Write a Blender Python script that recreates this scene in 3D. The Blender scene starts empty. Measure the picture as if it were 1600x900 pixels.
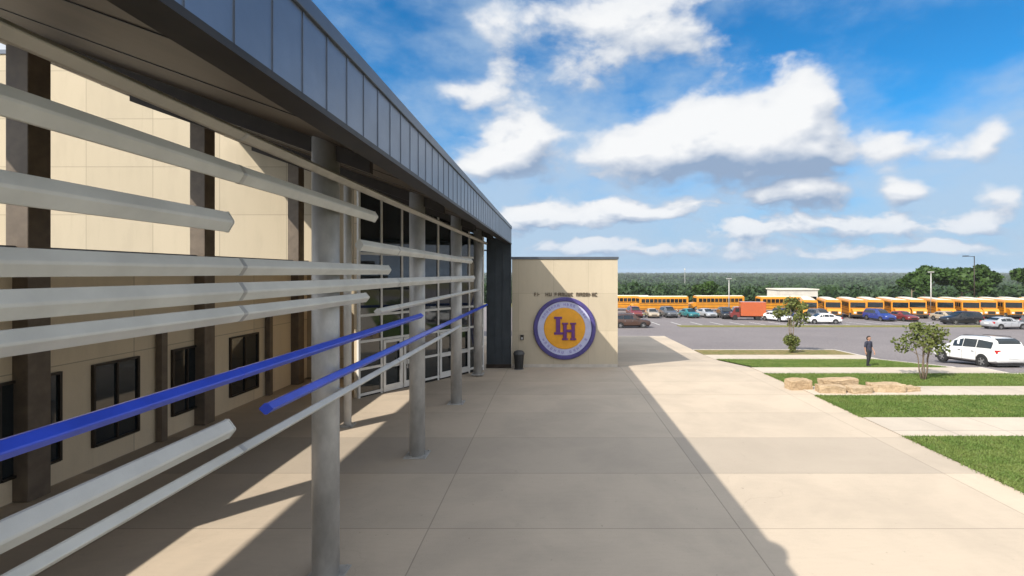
import bpy, bmesh, math, random
import numpy as np
from mathutils import Vector, Matrix, noise as mnoise
random.seed(7); rng = np.random.default_rng(7)
R = math.radians
scene = bpy.context.scene
COL = scene.collection

# ------------------------------------------------------------------ camera
cam_d = bpy.data.cameras.new('camera'); cam = bpy.data.objects.new('camera', cam_d); COL.objects.link(cam)
cam.location = (0, 0, 5.0); cam.rotation_euler = (R(90), 0, 0)
cam_d.sensor_width = 36; cam_d.lens = 750 / 1600 * 36
cam_d.shift_x = -65 / 1600; cam_d.shift_y = -23 / 1600
cam_d.clip_start = 0.05; cam_d.clip_end = 9000
scene.camera = cam

# ------------------------------------------------------------------ light
SUN_DIR = Vector((1.0, 1.0, -1.2)).normalized()          # travel direction
SUN_ELEV = math.asin(-SUN_DIR.z)
EXPOSURE = 1.60
SKY_STRENGTH = 0.07
scene.view_settings.view_transform = 'Standard'; scene.view_settings.look = 'None'
scene.view_settings.exposure = EXPOSURE; scene.view_settings.gamma = 1.0
scene.view_settings.use_curve_mapping = False
scene.cycles.diffuse_bounces = 7; scene.cycles.max_bounces = 12; scene.cycles.volume_bounces = 0
sd = bpy.data.lights.new('sun', 'SUN'); sd.energy = 2.0; sd.angle = R(0.5); sd.color = (1.0, 0.93, 0.82)
so = bpy.data.objects.new('sun', sd); COL.objects.link(so)
so.rotation_euler = SUN_DIR.to_track_quat('-Z', 'Y').to_euler(); so.location = (-20, -20, 30)

class NG:
    """small helper for node trees"""
    def __init__(s, tree): s.t = tree; s.n = tree.nodes; s.l = tree.links
    def add(s, kind, **kw):
        nd = s.n.new(kind)
        for k, v in kw.items(): setattr(nd, k, v)
        return nd
    def put(s, sock, v):
        if isinstance(v, bpy.types.NodeSocket): s.l.new(v, sock)
        elif v is not None:
            if hasattr(sock, 'default_value'):
                try: sock.default_value = v
                except Exception: sock.default_value = (*v, 1)
    def m(s, op, a, b=None, c=None, clamp=False):
        nd = s.add('ShaderNodeMath', operation=op, use_clamp=clamp)
        s.put(nd.inputs[0], a); s.put(nd.inputs[1], b); s.put(nd.inputs[2], c)
        return nd.outputs[0]
    def vm(s, op, a, b=None):
        nd = s.add('ShaderNodeVectorMath', operation=op)
        s.put(nd.inputs[0], a); s.put(nd.inputs[1], b); return nd.outputs[0]
    def xyz(s, v):
        nd = s.add('ShaderNodeSeparateXYZ'); s.put(nd.inputs[0], v); return nd.outputs
    def vec(s, x, y, z):
        nd = s.add('ShaderNodeCombineXYZ')
        for i, q in enumerate((x, y, z)): s.put(nd.inputs[i], q)
        return nd.outputs[0]
    def noise(s, v, scale, detail=4, rough=0.55, dist=0.0):
        nd = s.add('ShaderNodeTexNoise'); s.put(nd.inputs['Vector'], v)
        nd.inputs['Scale'].default_value = scale; nd.inputs['Detail'].default_value = detail
        nd.inputs['Roughness'].default_value = rough; nd.inputs['Distortion'].default_value = dist
        return nd.outputs['Fac']
    def mix(s, f, a, b, blend='MIX'):
        nd = s.add('ShaderNodeMix', data_type='RGBA', blend_type=blend)
        s.put(nd.inputs[0], f); s.put(nd.inputs[6], col4(a)); s.put(nd.inputs[7], col4(b)); return nd.outputs[2]
    def ramp(s, v, a, b, lo=0.0, hi=1.0, smooth=True):
        nd = s.add('ShaderNodeMapRange'); nd.interpolation_type = 'SMOOTHSTEP' if smooth else 'LINEAR'
        s.put(nd.inputs[0], v); nd.inputs[1].default_value = a; nd.inputs[2].default_value = b
        nd.inputs[3].default_value = lo; nd.inputs[4].default_value = hi; return nd.outputs[0]
def col4(c):
    if isinstance(c, bpy.types.NodeSocket): return c
    return (*c, 1.0) if len(c) == 3 else c

# cloud density as a node group of the sky direction
def cloud_group():
    gt = bpy.data.node_groups.new('cloud_density', 'ShaderNodeTree')
    gt.interface.new_socket('Dir', in_out='INPUT', socket_type='NodeSocketVector')
    gt.interface.new_socket('Density', in_out='OUTPUT', socket_type='NodeSocketFloat')
    gt.interface.new_socket('Height', in_out='OUTPUT', socket_type='NodeSocketFloat')
    g = NG(gt); gi = g.add('NodeGroupInput'); go = g.add('NodeGroupOutput')
    d = gi.outputs[0]
    x, y, z = g.xyz(d)
    yy = g.m('MAXIMUM', y, 0.08)
    q = g.vec(x, y, g.m('MULTIPLY', z, 1.7))
    w1 = g.m('SUBTRACT', g.noise(q, 6.0, 3), 0.5); w2 = g.m('SUBTRACT', g.noise(g.vm('ADD', q, (7, 3, 5)), 6.0, 3), 0.5)
    u = g.m('ADD', g.m('DIVIDE', x, yy), g.m('MULTIPLY', w1, 0.16))
    v = g.m('ADD', g.m('DIVIDE', z, yy), g.m('MULTIPLY', w2, 0.09))
    blobs = [  # photo px centre, radii, weight
        (1235, 165, 72, 72, 1.15), (1150, 222, 135, 52, 1.1), (1000, 243, 100, 40, 1.0), (1090, 190, 60, 40, .5), (1280, 230, 50, 36, .55),
        (822, 212, 46, 52, 1.0), (765, 255, 72, 36, .9),
        (915, 112, 80, 40, .62), (930, 25, 165, 50, .72), (1040, 60, 90, 36, .45), (735, 145, 70, 34, .66), (775, 70, 32, 62, .52), (1105, 95, 60, 40, .42),
        (1240, 303, 85, 24, .95), (1415, 298, 52, 28, .95), (1370, 352, 105, 18, .85), (1000, 328, 75, 22, .95),
        (845, 338, 75, 24, .95), (1150, 366, 75, 15, .9), (1530, 345, 60, 18, .75), (1440, 225, 100, 30, .66), (1350, 245, 60, 22, .32), (1235, 350, 60, 16, .5), (1550, 205, 40, 50, .6), (1560, 310, 45, 30, .7),
        (1100, 393, 320, 13, .6), (1480, 390, 150, 13, .6), (930, 382, 90, 12, .6), (1120, -10, 120, 30, .45)]
    tot = None; hsum = None
    for (px, py, rx, ry, a) in blobs:
        du = g.m('MULTIPLY', g.m('SUBTRACT', u, (px - 865) / 750), 750 / rx)
        dv = g.m('MULTIPLY', g.m('SUBTRACT', v, (427 - py) / 750), 750 / ry)
        e = g.m('MULTIPLY', g.m('EXPONENT', g.m('MULTIPLY', g.m('ADD', g.m('MULTIPLY', du, du), g.m('MULTIPLY', dv, dv)), -1.0)), a)
        tot = e if tot is None else g.m('ADD', tot, e)
        h_ = g.m('MULTIPLY', e, dv); hsum = h_ if hsum is None else g.m('ADD', hsum, h_)
    hgt = g.m('DIVIDE', hsum, g.m('MAXIMUM', tot, 0.05))          # where in its heap: bottom -1, top +1
    tot = g.m('MINIMUM', tot, 2.0)
    bv = g.m('DIVIDE', g.m('SUBTRACT', v, 0.085), 0.085)       # low broken cloud bank above the horizon
    bank = g.m('EXPONENT', g.m('MULTIPLY', g.m('MULTIPLY', bv, bv), -1.0))
    sn = g.noise(g.vec(g.m('MULTIPLY', u, 8.0), 0.0, g.m('MULTIPLY', v, 19.0)), 1.0, 7, 0.58, 0.1)
    tot = g.m('ADD', tot, g.m('MULTIPLY', bank, g.m('MULTIPLY', g.m('SUBTRACT', sn, 0.48), 2.6)))
    front = g.ramp(y, 0.3, 0.55)
    wide = g.ramp(g.m('ABSOLUTE', g.m('SUBTRACT', u, 0.35)), 0.75, 1.1)     # beyond the picture: free clouds
    free = g.m('MULTIPLY', g.noise(q, 2.2, 3), 1.65)
    keep = g.m('MULTIPLY', front, g.m('SUBTRACT', 1.0, wide))
    base = g.m('ADD', g.m('MULTIPLY', tot, keep), g.m('MULTIPLY', free, g.m('SUBTRACT', 1.0, keep)))
    fine = g.m('SUBTRACT', g.noise(q, 9.0, 9, 0.58, 0.25), 0.5)
    puff = g.m('SUBTRACT', g.noise(g.vm('ADD', q, (3, 8, 1)), 24.0, 5, 0.5), 0.5)
    dens = g.m('ADD', base, g.m('ADD', g.m('MULTIPLY', fine, 0.85), g.m('MULTIPLY', puff, 0.50)))
    g.l.new(dens, go.inputs[0])
    g.l.new(g.m('MULTIPLY', g.m('MINIMUM', g.m('MAXIMUM', g.m('ADD', hgt, g.m('MULTIPLY', fine, 1.6)), -1.3), 1.0), keep), go.inputs[1])
    return gt

def build_world():
    w = bpy.data.worlds.new('World'); scene.world = w; w.use_nodes = True
    g = NG(w.node_tree); g.n.clear()
    out = g.add('ShaderNodeOutputWorld'); bg = g.add('ShaderNodeBackground')
    sky = g.add('ShaderNodeTexSky'); sky.sky_type = 'NISHITA'; sky.sun_disc = False
    sky.sun_elevation = SUN_ELEV
    sky.sun_rotation = math.atan2(-SUN_DIR.x, -SUN_DIR.y)
    sky.air_density = 1.0; sky.dust_density = 0.6; sky.ozone_density = 2.2
    tc = g.add('ShaderNodeTexCoord'); d = g.vm('NORMALIZE', tc.outputs['Generated'])
    x, y, z = g.xyz(d)
    gt = cloud_group()
    def dens(v):
        nd = g.add('ShaderNodeGroup'); nd.node_tree = gt; g.put(nd.inputs[0], v); return nd.outputs
    d0, hgt = dens(d); d1 = dens(g.vm('ADD', d, (-0.014, 0.0, 0.026)))[0]; d2 = dens(g.vm('ADD', d, (-0.035, -0.01, 0.085)))[0]
    alpha = g.ramp(d0, 0.30, 0.70)
    up = g.ramp(z, -0.01, 0.03)
    alpha = g.m('MULTIPLY', alpha, up)
    lit = g.m('ADD', g.m('MULTIPLY', g.m('SUBTRACT', d0, d1), 0.85), g.m('ADD', g.m('MULTIPLY', g.m('SUBTRACT', d0, d2), 0.36), 0.56), clamp=True)
    lit = g.m('ADD', lit, g.m('MULTIPLY_ADD', hgt, 0.34, 0.08), clamp=True)
    thin = g.ramp(d0, 0.40, 1.0, 0.80, 1.0)
    lit = g.m('MULTIPLY', lit, thin)
    cc = g.mix(lit, CLOUD_LO, CLOUD_HI)
    dn = g.add('ShaderNodeVectorMath', operation='DOT_PRODUCT'); g.put(dn.inputs[0], d); g.put(dn.inputs[1], tuple(-SUN_DIR))
    glow = g.m('MULTIPLY_ADD', g.m('POWER', g.m('MAXIMUM', dn.outputs['Value'], 0.0), 2.0), 1.6, 1.0)   # clouds on the sun's side are brighter
    cc = g.vm('MULTIPLY', cc, g.vec(glow, glow, glow))
    # distant clouds sink into the pale air near the horizon
    hz = g.ramp(z, 0.0, 0.17)
    cc = g.mix(g.m('MULTIPLY', g.m('SUBTRACT', 1.0, hz), 0.45), cc, CLOUD_FAR)
    hs = g.add('ShaderNodeHueSaturation'); hs.inputs['Saturation'].default_value = 1.22; hs.inputs['Hue'].default_value = 0.49
    g.l.new(sky.outputs[0], hs.inputs['Color'])
    skyc = g.mix(1.0, hs.outputs[0], SKY_TINT, 'MULTIPLY')
    veil = g.ramp(z, 0.0, 0.30, 0.85, 0.0)
    skyc = g.mix(veil, skyc, VEIL)
    # thin high cloud between the heaps
    th = g.noise(g.vec(g.m('MULTIPLY', x, 4.0), g.m('MULTIPLY', y, 4.0), g.m('MULTIPLY', z, 7.5)), 1.2, 7, 0.58, 0.0)
    low = g.ramp(z, 0.08, 0.45, 0.27, -0.05); left = g.ramp(x, -0.25, 0.55, 0.12, 0.0)
    tha = g.m('MULTIPLY', g.ramp(g.m('ADD', th, g.m('ADD', low, left)), 0.42, 0.90), 0.80)
    skyc = g.mix(g.m('MULTIPLY', tha, up), skyc, THIN)
    c = g.mix(alpha, skyc, cc)
    g.l.new(c, bg.inputs[0]); bg.inputs[1].default_value = SKY_STRENGTH
    g.l.new(bg.outputs[0], out.inputs[0])
CLOUD_HI = (4.45, 4.5, 4.55); CLOUD_LO = (1.45, 1.95, 2.75); THIN = (2.3, 2.95, 3.7); CLOUD_FAR = (2.0, 2.7, 3.6); VEIL = (1.45, 2.25, 3.55); SKY_TINT = (0.17, 0.56, 0.77)
build_world()

# ------------------------------------------------------------------ materials
MATS = {}
def mat(name, color, rough=0.6, metal=0.0, var=0.12, scale=3.0, bump=0.0, bscale=40.0, spec=0.5, detail=5, coord='obj', tint=None, stretch=None, coat=0.0):
    if name in MATS: return MATS[name]
    m = bpy.data.materials.new(name); m.use_nodes = True; MATS[name] = m
    g = NG(m.node_tree); b = g.n['Principled BSDF']
    if coord == 'world': v = g.add('ShaderNodeNewGeometry').outputs['Position']
    else: v = g.add('ShaderNodeTexCoord').outputs['Object']
    if stretch: v = g.vm('MULTIPLY', v, stretch)
    n = g.noise(v, scale, detail, 0.6)
    f = g.ramp(n, 0.25, 0.75)
    lo = tuple(max(0, c * (1 - var)) for c in color); hi = tuple(min(1, c * (1 + var)) for c in (tint or color))
    g.l.new(g.mix(f, lo, hi), b.inputs['Base Color'])
    b.inputs['Roughness'].default_value = rough; b.inputs['Metallic'].default_value = metal
    b.inputs['Specular IOR Level'].default_value = spec; b.inputs['Coat Weight'].default_value = coat
    if bump > 0:
        bn = g.add('ShaderNodeBump'); bn.inputs['Strength'].default_value = bump; bn.inputs['Distance'].default_value = 0.02
        g.l.new(g.noise(v, bscale, 6, 0.6), bn.inputs['Height']); g.l.new(bn.outputs[0], b.inputs['Normal'])
    return m

def slab_mat(name, color, sx, sy, ox=0.0, oy=0.0, band=0.12, joint=0.45, jw=0.022):
    """poured concrete: slabs with sawn joints, slab to slab tone, stains, fine grain"""
    m = bpy.data.materials.new(name); m.use_nodes = True
    g = NG(m.node_tree); b = g.n['Principled BSDF']
    p = g.add('ShaderNodeNewGeometry').outputs['Position']; x, y, z = g.xyz(p)
    ix = g.m('DIVIDE', g.m('SUBTRACT', x, ox), sx); iy = g.m('DIVIDE', g.m('SUBTRACT', y, oy), sy)
    cell = g.vec(g.m('FLOOR', ix), g.m('FLOOR', iy), 0)
    wn = g.add('ShaderNodeTexWhiteNoise', noise_dimensions='3D'); g.l.new(cell, wn.inputs['Vector'])
    wr = g.add('ShaderNodeTexWhiteNoise', noise_dimensions='1D'); g.put(wr.inputs['W'], g.m('FLOOR', iy))
    def edge(i, s):
        f = g.m('FRACT', i); e = g.m('MINIMUM', f, g.m('SUBTRACT', 1.0, f))
        return g.m('MULTIPLY', e, s)
    e = g.m('MINIMUM', edge(ix, sx), edge(iy, sy))
    jf = g.ramp(e, jw * 0.35, jw, 1.0, 0.0)
    tone = g.m('ADD', g.m('MULTIPLY', wr.outputs['Value'], 0.65), g.m('MULTIPLY', wn.outputs['Value'], 0.35))
    c = g.mix(tone, tuple(k * (1 - band) for k in color), (color[0] * (1 + band), color[1] * (1 + band * .8), color[2] * (1 + band * .5)))
    st = g.ramp(g.noise(p, 0.45, 7, 0.62, 0.4), 0.35, 0.7)
    c = g.mix(g.m('MULTIPLY', st, 0.42), c, tuple(k * 0.68 for k in color))
    drip = g.ramp(g.noise(p, 3.2, 5, 0.6), 0.62, 0.78)
    c = g.mix(g.m('MULTIPLY', drip, 0.22), c, tuple(k * 0.55 for k in color))
    sp = g.ramp(g.noise(p, 9.0, 3, 0.5), 0.70, 0.76)                  # dark spots, old gum and drips
    c = g.mix(g.m('MULTIPLY', sp, 0.40), c, tuple(k * 0.35 for k in color))
    vo = g.add('ShaderNodeTexVoronoi', feature='DISTANCE_TO_EDGE'); vo.inputs['Scale'].default_value = 0.22
    wp = g.add('ShaderNodeTexNoise'); wp.inputs['Scale'].default_value = 1.3; wp.inputs['Detail'].default_value = 6; g.l.new(p, wp.inputs['Vector'])
    g.l.new(g.vm('ADD', p, g.vm('MULTIPLY', wp.outputs['Color'], (1.6, 1.6, 0.0))), vo.inputs['Vector'])
    ck = g.m('MULTIPLY', g.ramp(vo.outputs['Distance'], 0.0, 0.0035, 1.0, 0.0), g.ramp(g.noise(p, 0.3, 2), 0.52, 0.62))   # hairline cracks
    c = g.mix(g.m('MULTIPLY', ck, 0.12), c, (0.10, 0.085, 0.07))
    br = g.ramp(g.noise(g.vm('MULTIPLY', p, (0.9, 5.0, 1.0)), 2.5, 5, 0.6), 0.4, 0.7)   # broom finish
    c = g.mix(g.m('MULTIPLY', br, 0.10), c, tuple(k * 0.7 for k in color))
    gr = g.noise(p, 55, 3, 0.7)
    c = g.mix(g.m('MULTIPLY', g.ramp(gr, 0.3, 0.7), 0.14), c, tuple(k * 0.6 for k in color))
    c = g.mix(g.m('MULTIPLY', jf, joint), c, (0.07, 0.06, 0.05))
    g.l.new(c, b.inputs['Base Color']); b.inputs['Roughness'].default_value = 0.82; b.inputs['Specular IOR Level'].default_value = 0.25
    bn = g.add('ShaderNodeBump'); bn.inputs['Strength'].default_value = 0.25; bn.inputs['Distance'].default_value = 0.01
    g.l.new(g.m('SUBTRACT', g.noise(p, 30, 6, 0.65), g.m('MULTIPLY', jf, 1.2)), bn.inputs['Height']); g.l.new(bn.outputs[0], b.inputs['Normal'])
    return m

def panel_mat(name, color, jx, jz, axis='x', jw=0.018, var=0.07, rough=0.75, joint=0.55, oz=0.0):
    """precast wall: recessed joints and weathering"""
    m = bpy.data.materials.new(name); m.use_nodes = True
    g = NG(m.node_tree); b = g.n['Principled BSDF']
    p = g.add('ShaderNodeNewGeometry').outputs['Position']; x, y, z = g.xyz(p)
    h = x if axis == 'x' else y
    ix = g.m('DIVIDE', h, jx); iz = g.m('DIVIDE', g.m('SUBTRACT', z, oz), jz)
    def edge(i, s):
        f = g.m('FRACT', i); return g.m('MULTIPLY', g.m('MINIMUM', f, g.m('SUBTRACT', 1.0, f)), s)
    jf = g.ramp(g.m('MINIMUM', edge(ix, jx), edge(iz, jz)), jw * .4, jw, 1.0, 0.0)
    wn = g.add('ShaderNodeTexWhiteNoise', noise_dimensions='3D'); g.l.new(g.vec(g.m('FLOOR', ix), g.m('FLOOR', iz), 1), wn.inputs['Vector'])
    c = g.mix(wn.outputs['Value'], tuple(k * (1 - var) for k in color), tuple(k * (1 + var) for k in color))
    st = g.ramp(g.noise(g.vm('MULTIPLY', p, (1.3, 1.3, 0.35)), 1.2, 6, 0.6), 0.45, 0.75)
    c = g.mix(g.m('MULTIPLY', st, 0.30), c, tuple(k * 0.72 for k in color))
    run = g.ramp(g.noise(g.vm('MULTIPLY', p, (5.0, 5.0, 0.22)), 1.6, 5, 0.62), 0.55, 0.78)      # rain runs down the panels
    c = g.mix(g.m('MULTIPLY', run, 0.20), c, tuple(k * 0.6 for k in color))
    c = g.mix(g.m('MULTIPLY', g.ramp(g.noise(p, 28, 4, 0.6), .35, .65), 0.12), c, tuple(k * 0.7 for k in color))
    c = g.mix(g.m('MULTIPLY', jf, joint), c, tuple(k * 0.3 for k in color))
    g.l.new(c, b.inputs['Base Color']); b.inputs['Roughness'].default_value = rough; b.inputs['Specular IOR Level'].default_value = 0.25
    bn = g.add('ShaderNodeBump'); bn.inputs['Strength'].default_value = 0.2; bn.inputs['Distance'].default_value = 0.01
    g.l.new(g.m('SUBTRACT', g.noise(p, 40, 5, 0.6), jf), bn.inputs['Height']); g.l.new(bn.outputs[0], b.inputs['Normal'])
    return m

def ground_mat(name, cols, scale=0.6, rough=0.95, bump=0.5, bscale=18):
    m = bpy.data.materials.new(name); m.use_nodes = True
    g = NG(m.node_tree); b = g.n['Principled BSDF']
    p = g.add('ShaderNodeNewGeometry').outputs['Position']
    c = g.mix(g.ramp(g.noise(p, scale, 6, 0.6), 0.3, 0.7), cols[0], cols[1])
    c = g.mix(g.m('MULTIPLY', g.ramp(g.noise(p, scale * 2.3, 5, 0.7), 0.52, 0.66), 0.55), c, cols[2])
    c = g.mix(g.ramp(g.noise(p, scale * 9, 6, 0.65), 0.4, 0.7), c, cols[2])
    c = g.mix(g.m('MULTIPLY', g.ramp(g.noise(p, scale * 70, 3, 0.7), 0.35, 0.65), 0.5), c, tuple(k * 0.5 for k in cols[0]))
    g.l.new(c, b.inputs['Base Color']); b.inputs['Roughness'].default_value = rough; b.inputs['Specular IOR Level'].default_value = 0.15
    bn = g.add('ShaderNodeBump'); bn.inputs['Strength'].default_value = bump; bn.inputs['Distance'].default_value = 0.03
    g.l.new(g.noise(p, bscale, 5, 0.7), bn.inputs['Height']); g.l.new(bn.outputs[0], b.inputs['Normal'])
    return m

def leaf_mat(name, a, bcol):
    m = bpy.data.materials.new(name); m.use_nodes = True
    g = NG(m.node_tree); b = g.n['Principled BSDF']
    p = g.add('ShaderNodeNewGeometry').outputs['Position']
    wn = g.add('ShaderNodeTexWhiteNoise', noise_dimensions='3D')
    g.l.new(g.vm('FLOOR', g.vm('MULTIPLY', p, (2.0, 2.0, 2.0))), wn.inputs['Vector'])
    f = g.m('ADD', g.m('MULTIPLY', wn.outputs['Value'], 0.45), g.m('MULTIPLY', g.noise(p, 0.07, 3), 0.6), clamp=True)
    g.l.new(g.mix(f, a, bcol), b.inputs['Base Color'])
    b.inputs['Roughness'].default_value = 0.6; b.inputs['Specular IOR Level'].default_value = 0.2
    b.inputs['Subsurface Weight'].default_value = 0.0
    return m

M_plaza = slab_mat('plaza_concrete', (0.492, 0.418, 0.335), 6.1, 2.6, ox=-2.45, oy=1.6, band=.17, joint=.40, jw=.016)
M_path = slab_mat('path_concrete', (0.51, 0.445, 0.37), 1.8, 1.9, ox=10.7)
M_cream_x = panel_mat('cream_precast', (0.52, 0.445, 0.33), 1.9, 2.05, 'x', oz=-0.2, jw=0.012, joint=0.35)
M_cream_y = panel_mat('cream_precast_side', (0.70, 0.585, 0.42), 2.7, 1.4, 'y')
M_block = panel_mat('cream_block', (0.47, 0.40, 0.29), 3.2, 2.3, 'x', oz=0.9)
M_soffit = mat('soffit_panel', (0.105, 0.080, 0.058), 0.5, 0.2, 0.25, 0.8)
M_fascia = mat('fascia_metal', (0.215, 0.24, 0.285), 0.36, 0.75, 0.10, 1.5, 0.05, 8)
M_coping = mat('coping_metal', (0.13, 0.145, 0.17), 0.38, 0.7, 0.1, 2)
M_deck = mat('roof_membrane', (0.45, 0.45, 0.43), 0.8, 0, 0.1, 1)
M_galv = mat('galvanised_steel', (0.47, 0.46, 0.44), 0.52, 0.35, 0.25, 2.2, 0.05, 30, stretch=(1, 1, .5))
M_louv = mat('silver_louver_paint', (0.60, 0.59, 0.55), 0.6, 0.0, 0.10, 1.5, 0.08, 30)
M_louvb = mat('beige_louver_paint', (0.47, 0.44, 0.39), 0.45, 0.25, 0.10, 3)
M_blue = mat('blue_louver_paint', (0.035, 0.085, 0.66), 0.35, 0.1, 0.12, 3, coat=.3)
M_white_post = mat('white_post_paint', (0.66, 0.65, 0.62), 0.5, 0.0, 0.08, 3)
M_bronze = mat('dark_bronze_metal', (0.035, 0.027, 0.020), 0.45, 0.4, 0.2, 3)
M_brownpost = mat('brown_post', (0.14, 0.108, 0.078), 0.55, 0.1, 0.2, 3)
M_seam = mat('dark_standing_seam', (0.052, 0.062, 0.072), 0.42, 0.5, 0.16, 1.6)
M_glass = mat('dark_glass', (0.012, 0.018, 0.022), 0.04, 0.0, 0.3, 1, spec=0.9)
M_rubber = mat('rubber', (0.018, 0.018, 0.018), 0.85, 0, 0.2, 8)
M_black = mat('black_plastic', (0.02, 0.02, 0.02), 0.5, 0, 0.2, 6)
M_chrome = mat('bright_metal', (0.55, 0.55, 0.55), 0.3, 0.9, 0.1, 5)
M_lamp = mat('clear_lens', (0.7, 0.72, 0.72), 0.12, 0.1, 0.1, 8)
M_red_lamp = mat('red_lens', (0.45, 0.02, 0.02), 0.2, 0, 0.1, 8)
M_asphalt = ground_mat('asphalt', ((0.20, 0.18, 0.185), (0.25, 0.225, 0.225), (0.22, 0.20, 0.20)), 0.12, 0.9, 0.3, 40)
M_grass = ground_mat('lawn', ((0.080, 0.135, 0.028), (0.12, 0.165, 0.04), (0.19, 0.18, 0.07)), 0.5, 0.95, 0.8, 25)
M_olive = ground_mat('olive_lawn', ((0.13, 0.16, 0.035), (0.095, 0.15, 0.03), (0.20, 0.19, 0.06)), 0.7, 0.95, 0.9, 22)
M_bed = ground_mat('scrubby_bed', ((0.22, 0.19, 0.075), (0.13, 0.15, 0.04), (0.34, 0.24, 0.13)), 0.35, 0.95, 0.9, 20)
M_drygrass = ground_mat('dry_grass', ((0.20, 0.19, 0.065), (0.14, 0.16, 0.045), (0.28, 0.23, 0.10)), 0.4, 0.95, 0.8, 20)
M_field = ground_mat('field', ((0.20, 0.17, 0.08), (0.10, 0.13, 0.04), (0.26, 0.21, 0.11)), 0.05, 0.95, 0.8, 4)
M_mulch = ground_mat('mulch', ((0.30, 0.20, 0.11), (0.38, 0.27, 0.15), (0.24, 0.16, 0.09)), 0.9, 0.95, 1.0, 30)
M_kerb = mat('kerb_concrete', (0.52, 0.47, 0.41), 0.85, 0, 0.15, 2, 0.2, 30, coord='world')
M_paint = mat('road_paint', (0.72, 0.72, 0.68), 0.7, 0, 0.15, 4, coord='world')
M_stone = ground_mat('limestone', ((0.50, 0.36, 0.22), (0.56, 0.44, 0.31), (0.36, 0.26, 0.16)), 0.9, 0.9, 1.0, 14)
M_bark = mat('bark', (0.16, 0.12, 0.085), 0.9, 0, 0.3, 12, 0.6, 40)
M_leaf_y = leaf_mat('young_leaves', (0.055, 0.085, 0.020), (0.16, 0.17, 0.05))
M_leaf_d = leaf_mat('oak_leaves', (0.016, 0.042, 0.010), (0.060, 0.105, 0.022))
M_leaf_f = leaf_mat('forest_leaves', (0.012, 0.032, 0.012), (0.040, 0.072, 0.020))
M_blade = leaf_mat('grass_blades', (0.060, 0.125, 0.020), (0.17, 0.21, 0.06))

# ------------------------------------------------------------------ object helpers
def tag(o, label=None, cat=None, group=None, kind=None):
    if label: o['label'] = label
    if cat: o['category'] = cat
    if group: o['group'] = group
    if kind: o['kind'] = kind
    return o
def thing(name, label, cat, loc=(0, 0, 0), rz=0.0, group=None):
    o = bpy.data.objects.new(name, None); COL.objects.link(o); o.empty_display_size = 0.2
    o.location = loc; o.rotation_euler = (0, 0, rz)
    return tag(o, label, cat, group)
def part(name, bm, m, parent=None, world=False, smooth=False, label=None, bevel=0.0):
    """bmesh -> one mesh object; world=True: coordinates are world ones (parents unrotated)"""
    if world and parent is not None:
        off = Vector((0, 0, 0)); p = parent
        while p is not None: off += p.location; p = p.parent
        bmesh.ops.translate(bm, verts=bm.verts, vec=-off)
    bmesh.ops.recalc_face_normals(bm, faces=bm.faces)
    me = bpy.data.meshes.new(name); bm.to_mesh(me); bm.free()
    if m: me.materials.append(m)
    if smooth:
        for p_ in me.polygons: p_.use_smooth = True
    o = bpy.data.objects.new(name, me); COL.objects.link(o)
    if parent: o.parent = parent
    if label: o['label'] = label
    if bevel > 0:
        md = o.modifiers.new('bevel', 'BEVEL'); md.width = bevel; md.segments = 2; md.limit_method = 'ANGLE'; md.angle_limit = R(40)
    return o
def copy_tree(o, parent=None):
    c = o.copy(); COL.objects.link(c); c.parent = parent
    for ch in list(o.children): copy_tree(ch, c)
    return c
def B(): return bmesh.new()
def box(bm, x0, x1, y0, y1, z0, z1):
    v = [bm.verts.new(p) for p in ((x0, y0, z0), (x1, y0, z0), (x1, y1, z0), (x0, y1, z0), (x0, y0, z1), (x1, y0, z1), (x1, y1, z1), (x0, y1, z1))]
    for f in ((0, 1, 2, 3), (4, 5, 6, 7), (0, 1, 5, 4), (1, 2, 6, 5), (2, 3, 7, 6), (3, 0, 4, 7)): bm.faces.new([v[i] for i in f])
    return bm
def obox(bm, o, u, n, s0, s1, t0, t1, z0, z1):
    """box in a rotated frame: origin o, along u, normal n (2-D vectors)"""
    def P(s, t, z): return (o[0] + u[0] * s + n[0] * t, o[1] + u[1] * s + n[1] * t, z)
    v = [bm.verts.new(P(*q)) for q in ((s0, t0, z0), (s1, t0, z0), (s1, t1, z0), (s0, t1, z0), (s0, t0, z1), (s1, t0, z1), (s1, t1, z1), (s0, t1, z1))]
    for f in ((0, 1, 2, 3), (4, 5, 6, 7), (0, 1, 5, 4), (1, 2, 6, 5), (2, 3, 7, 6), (3, 0, 4, 7)): bm.faces.new([v[i] for i in f])
    return bm
def prism(bm, pts, axis, a, b):
    """extrude a 2-D outline along an axis: 'y' outline is (x,z), 'x' outline is (y,z), 'z' outline is (x,y)"""
    f = {'y': lambda p, t: (p[0], t, p[1]), 'x': lambda p, t: (t, p[0], p[1]), 'z': lambda p, t: (p[0], p[1], t)}[axis]
    A = [bm.verts.new(f(p, a)) for p in pts]; Bv = [bm.verts.new(f(p, b)) for p in pts]
    n = len(pts)
    bm.faces.new(A); bm.faces.new(Bv)
    for i in range(n): bm.faces.new((A[i], A[(i + 1) % n], Bv[(i + 1) % n], Bv[i]))
    return bm
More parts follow.
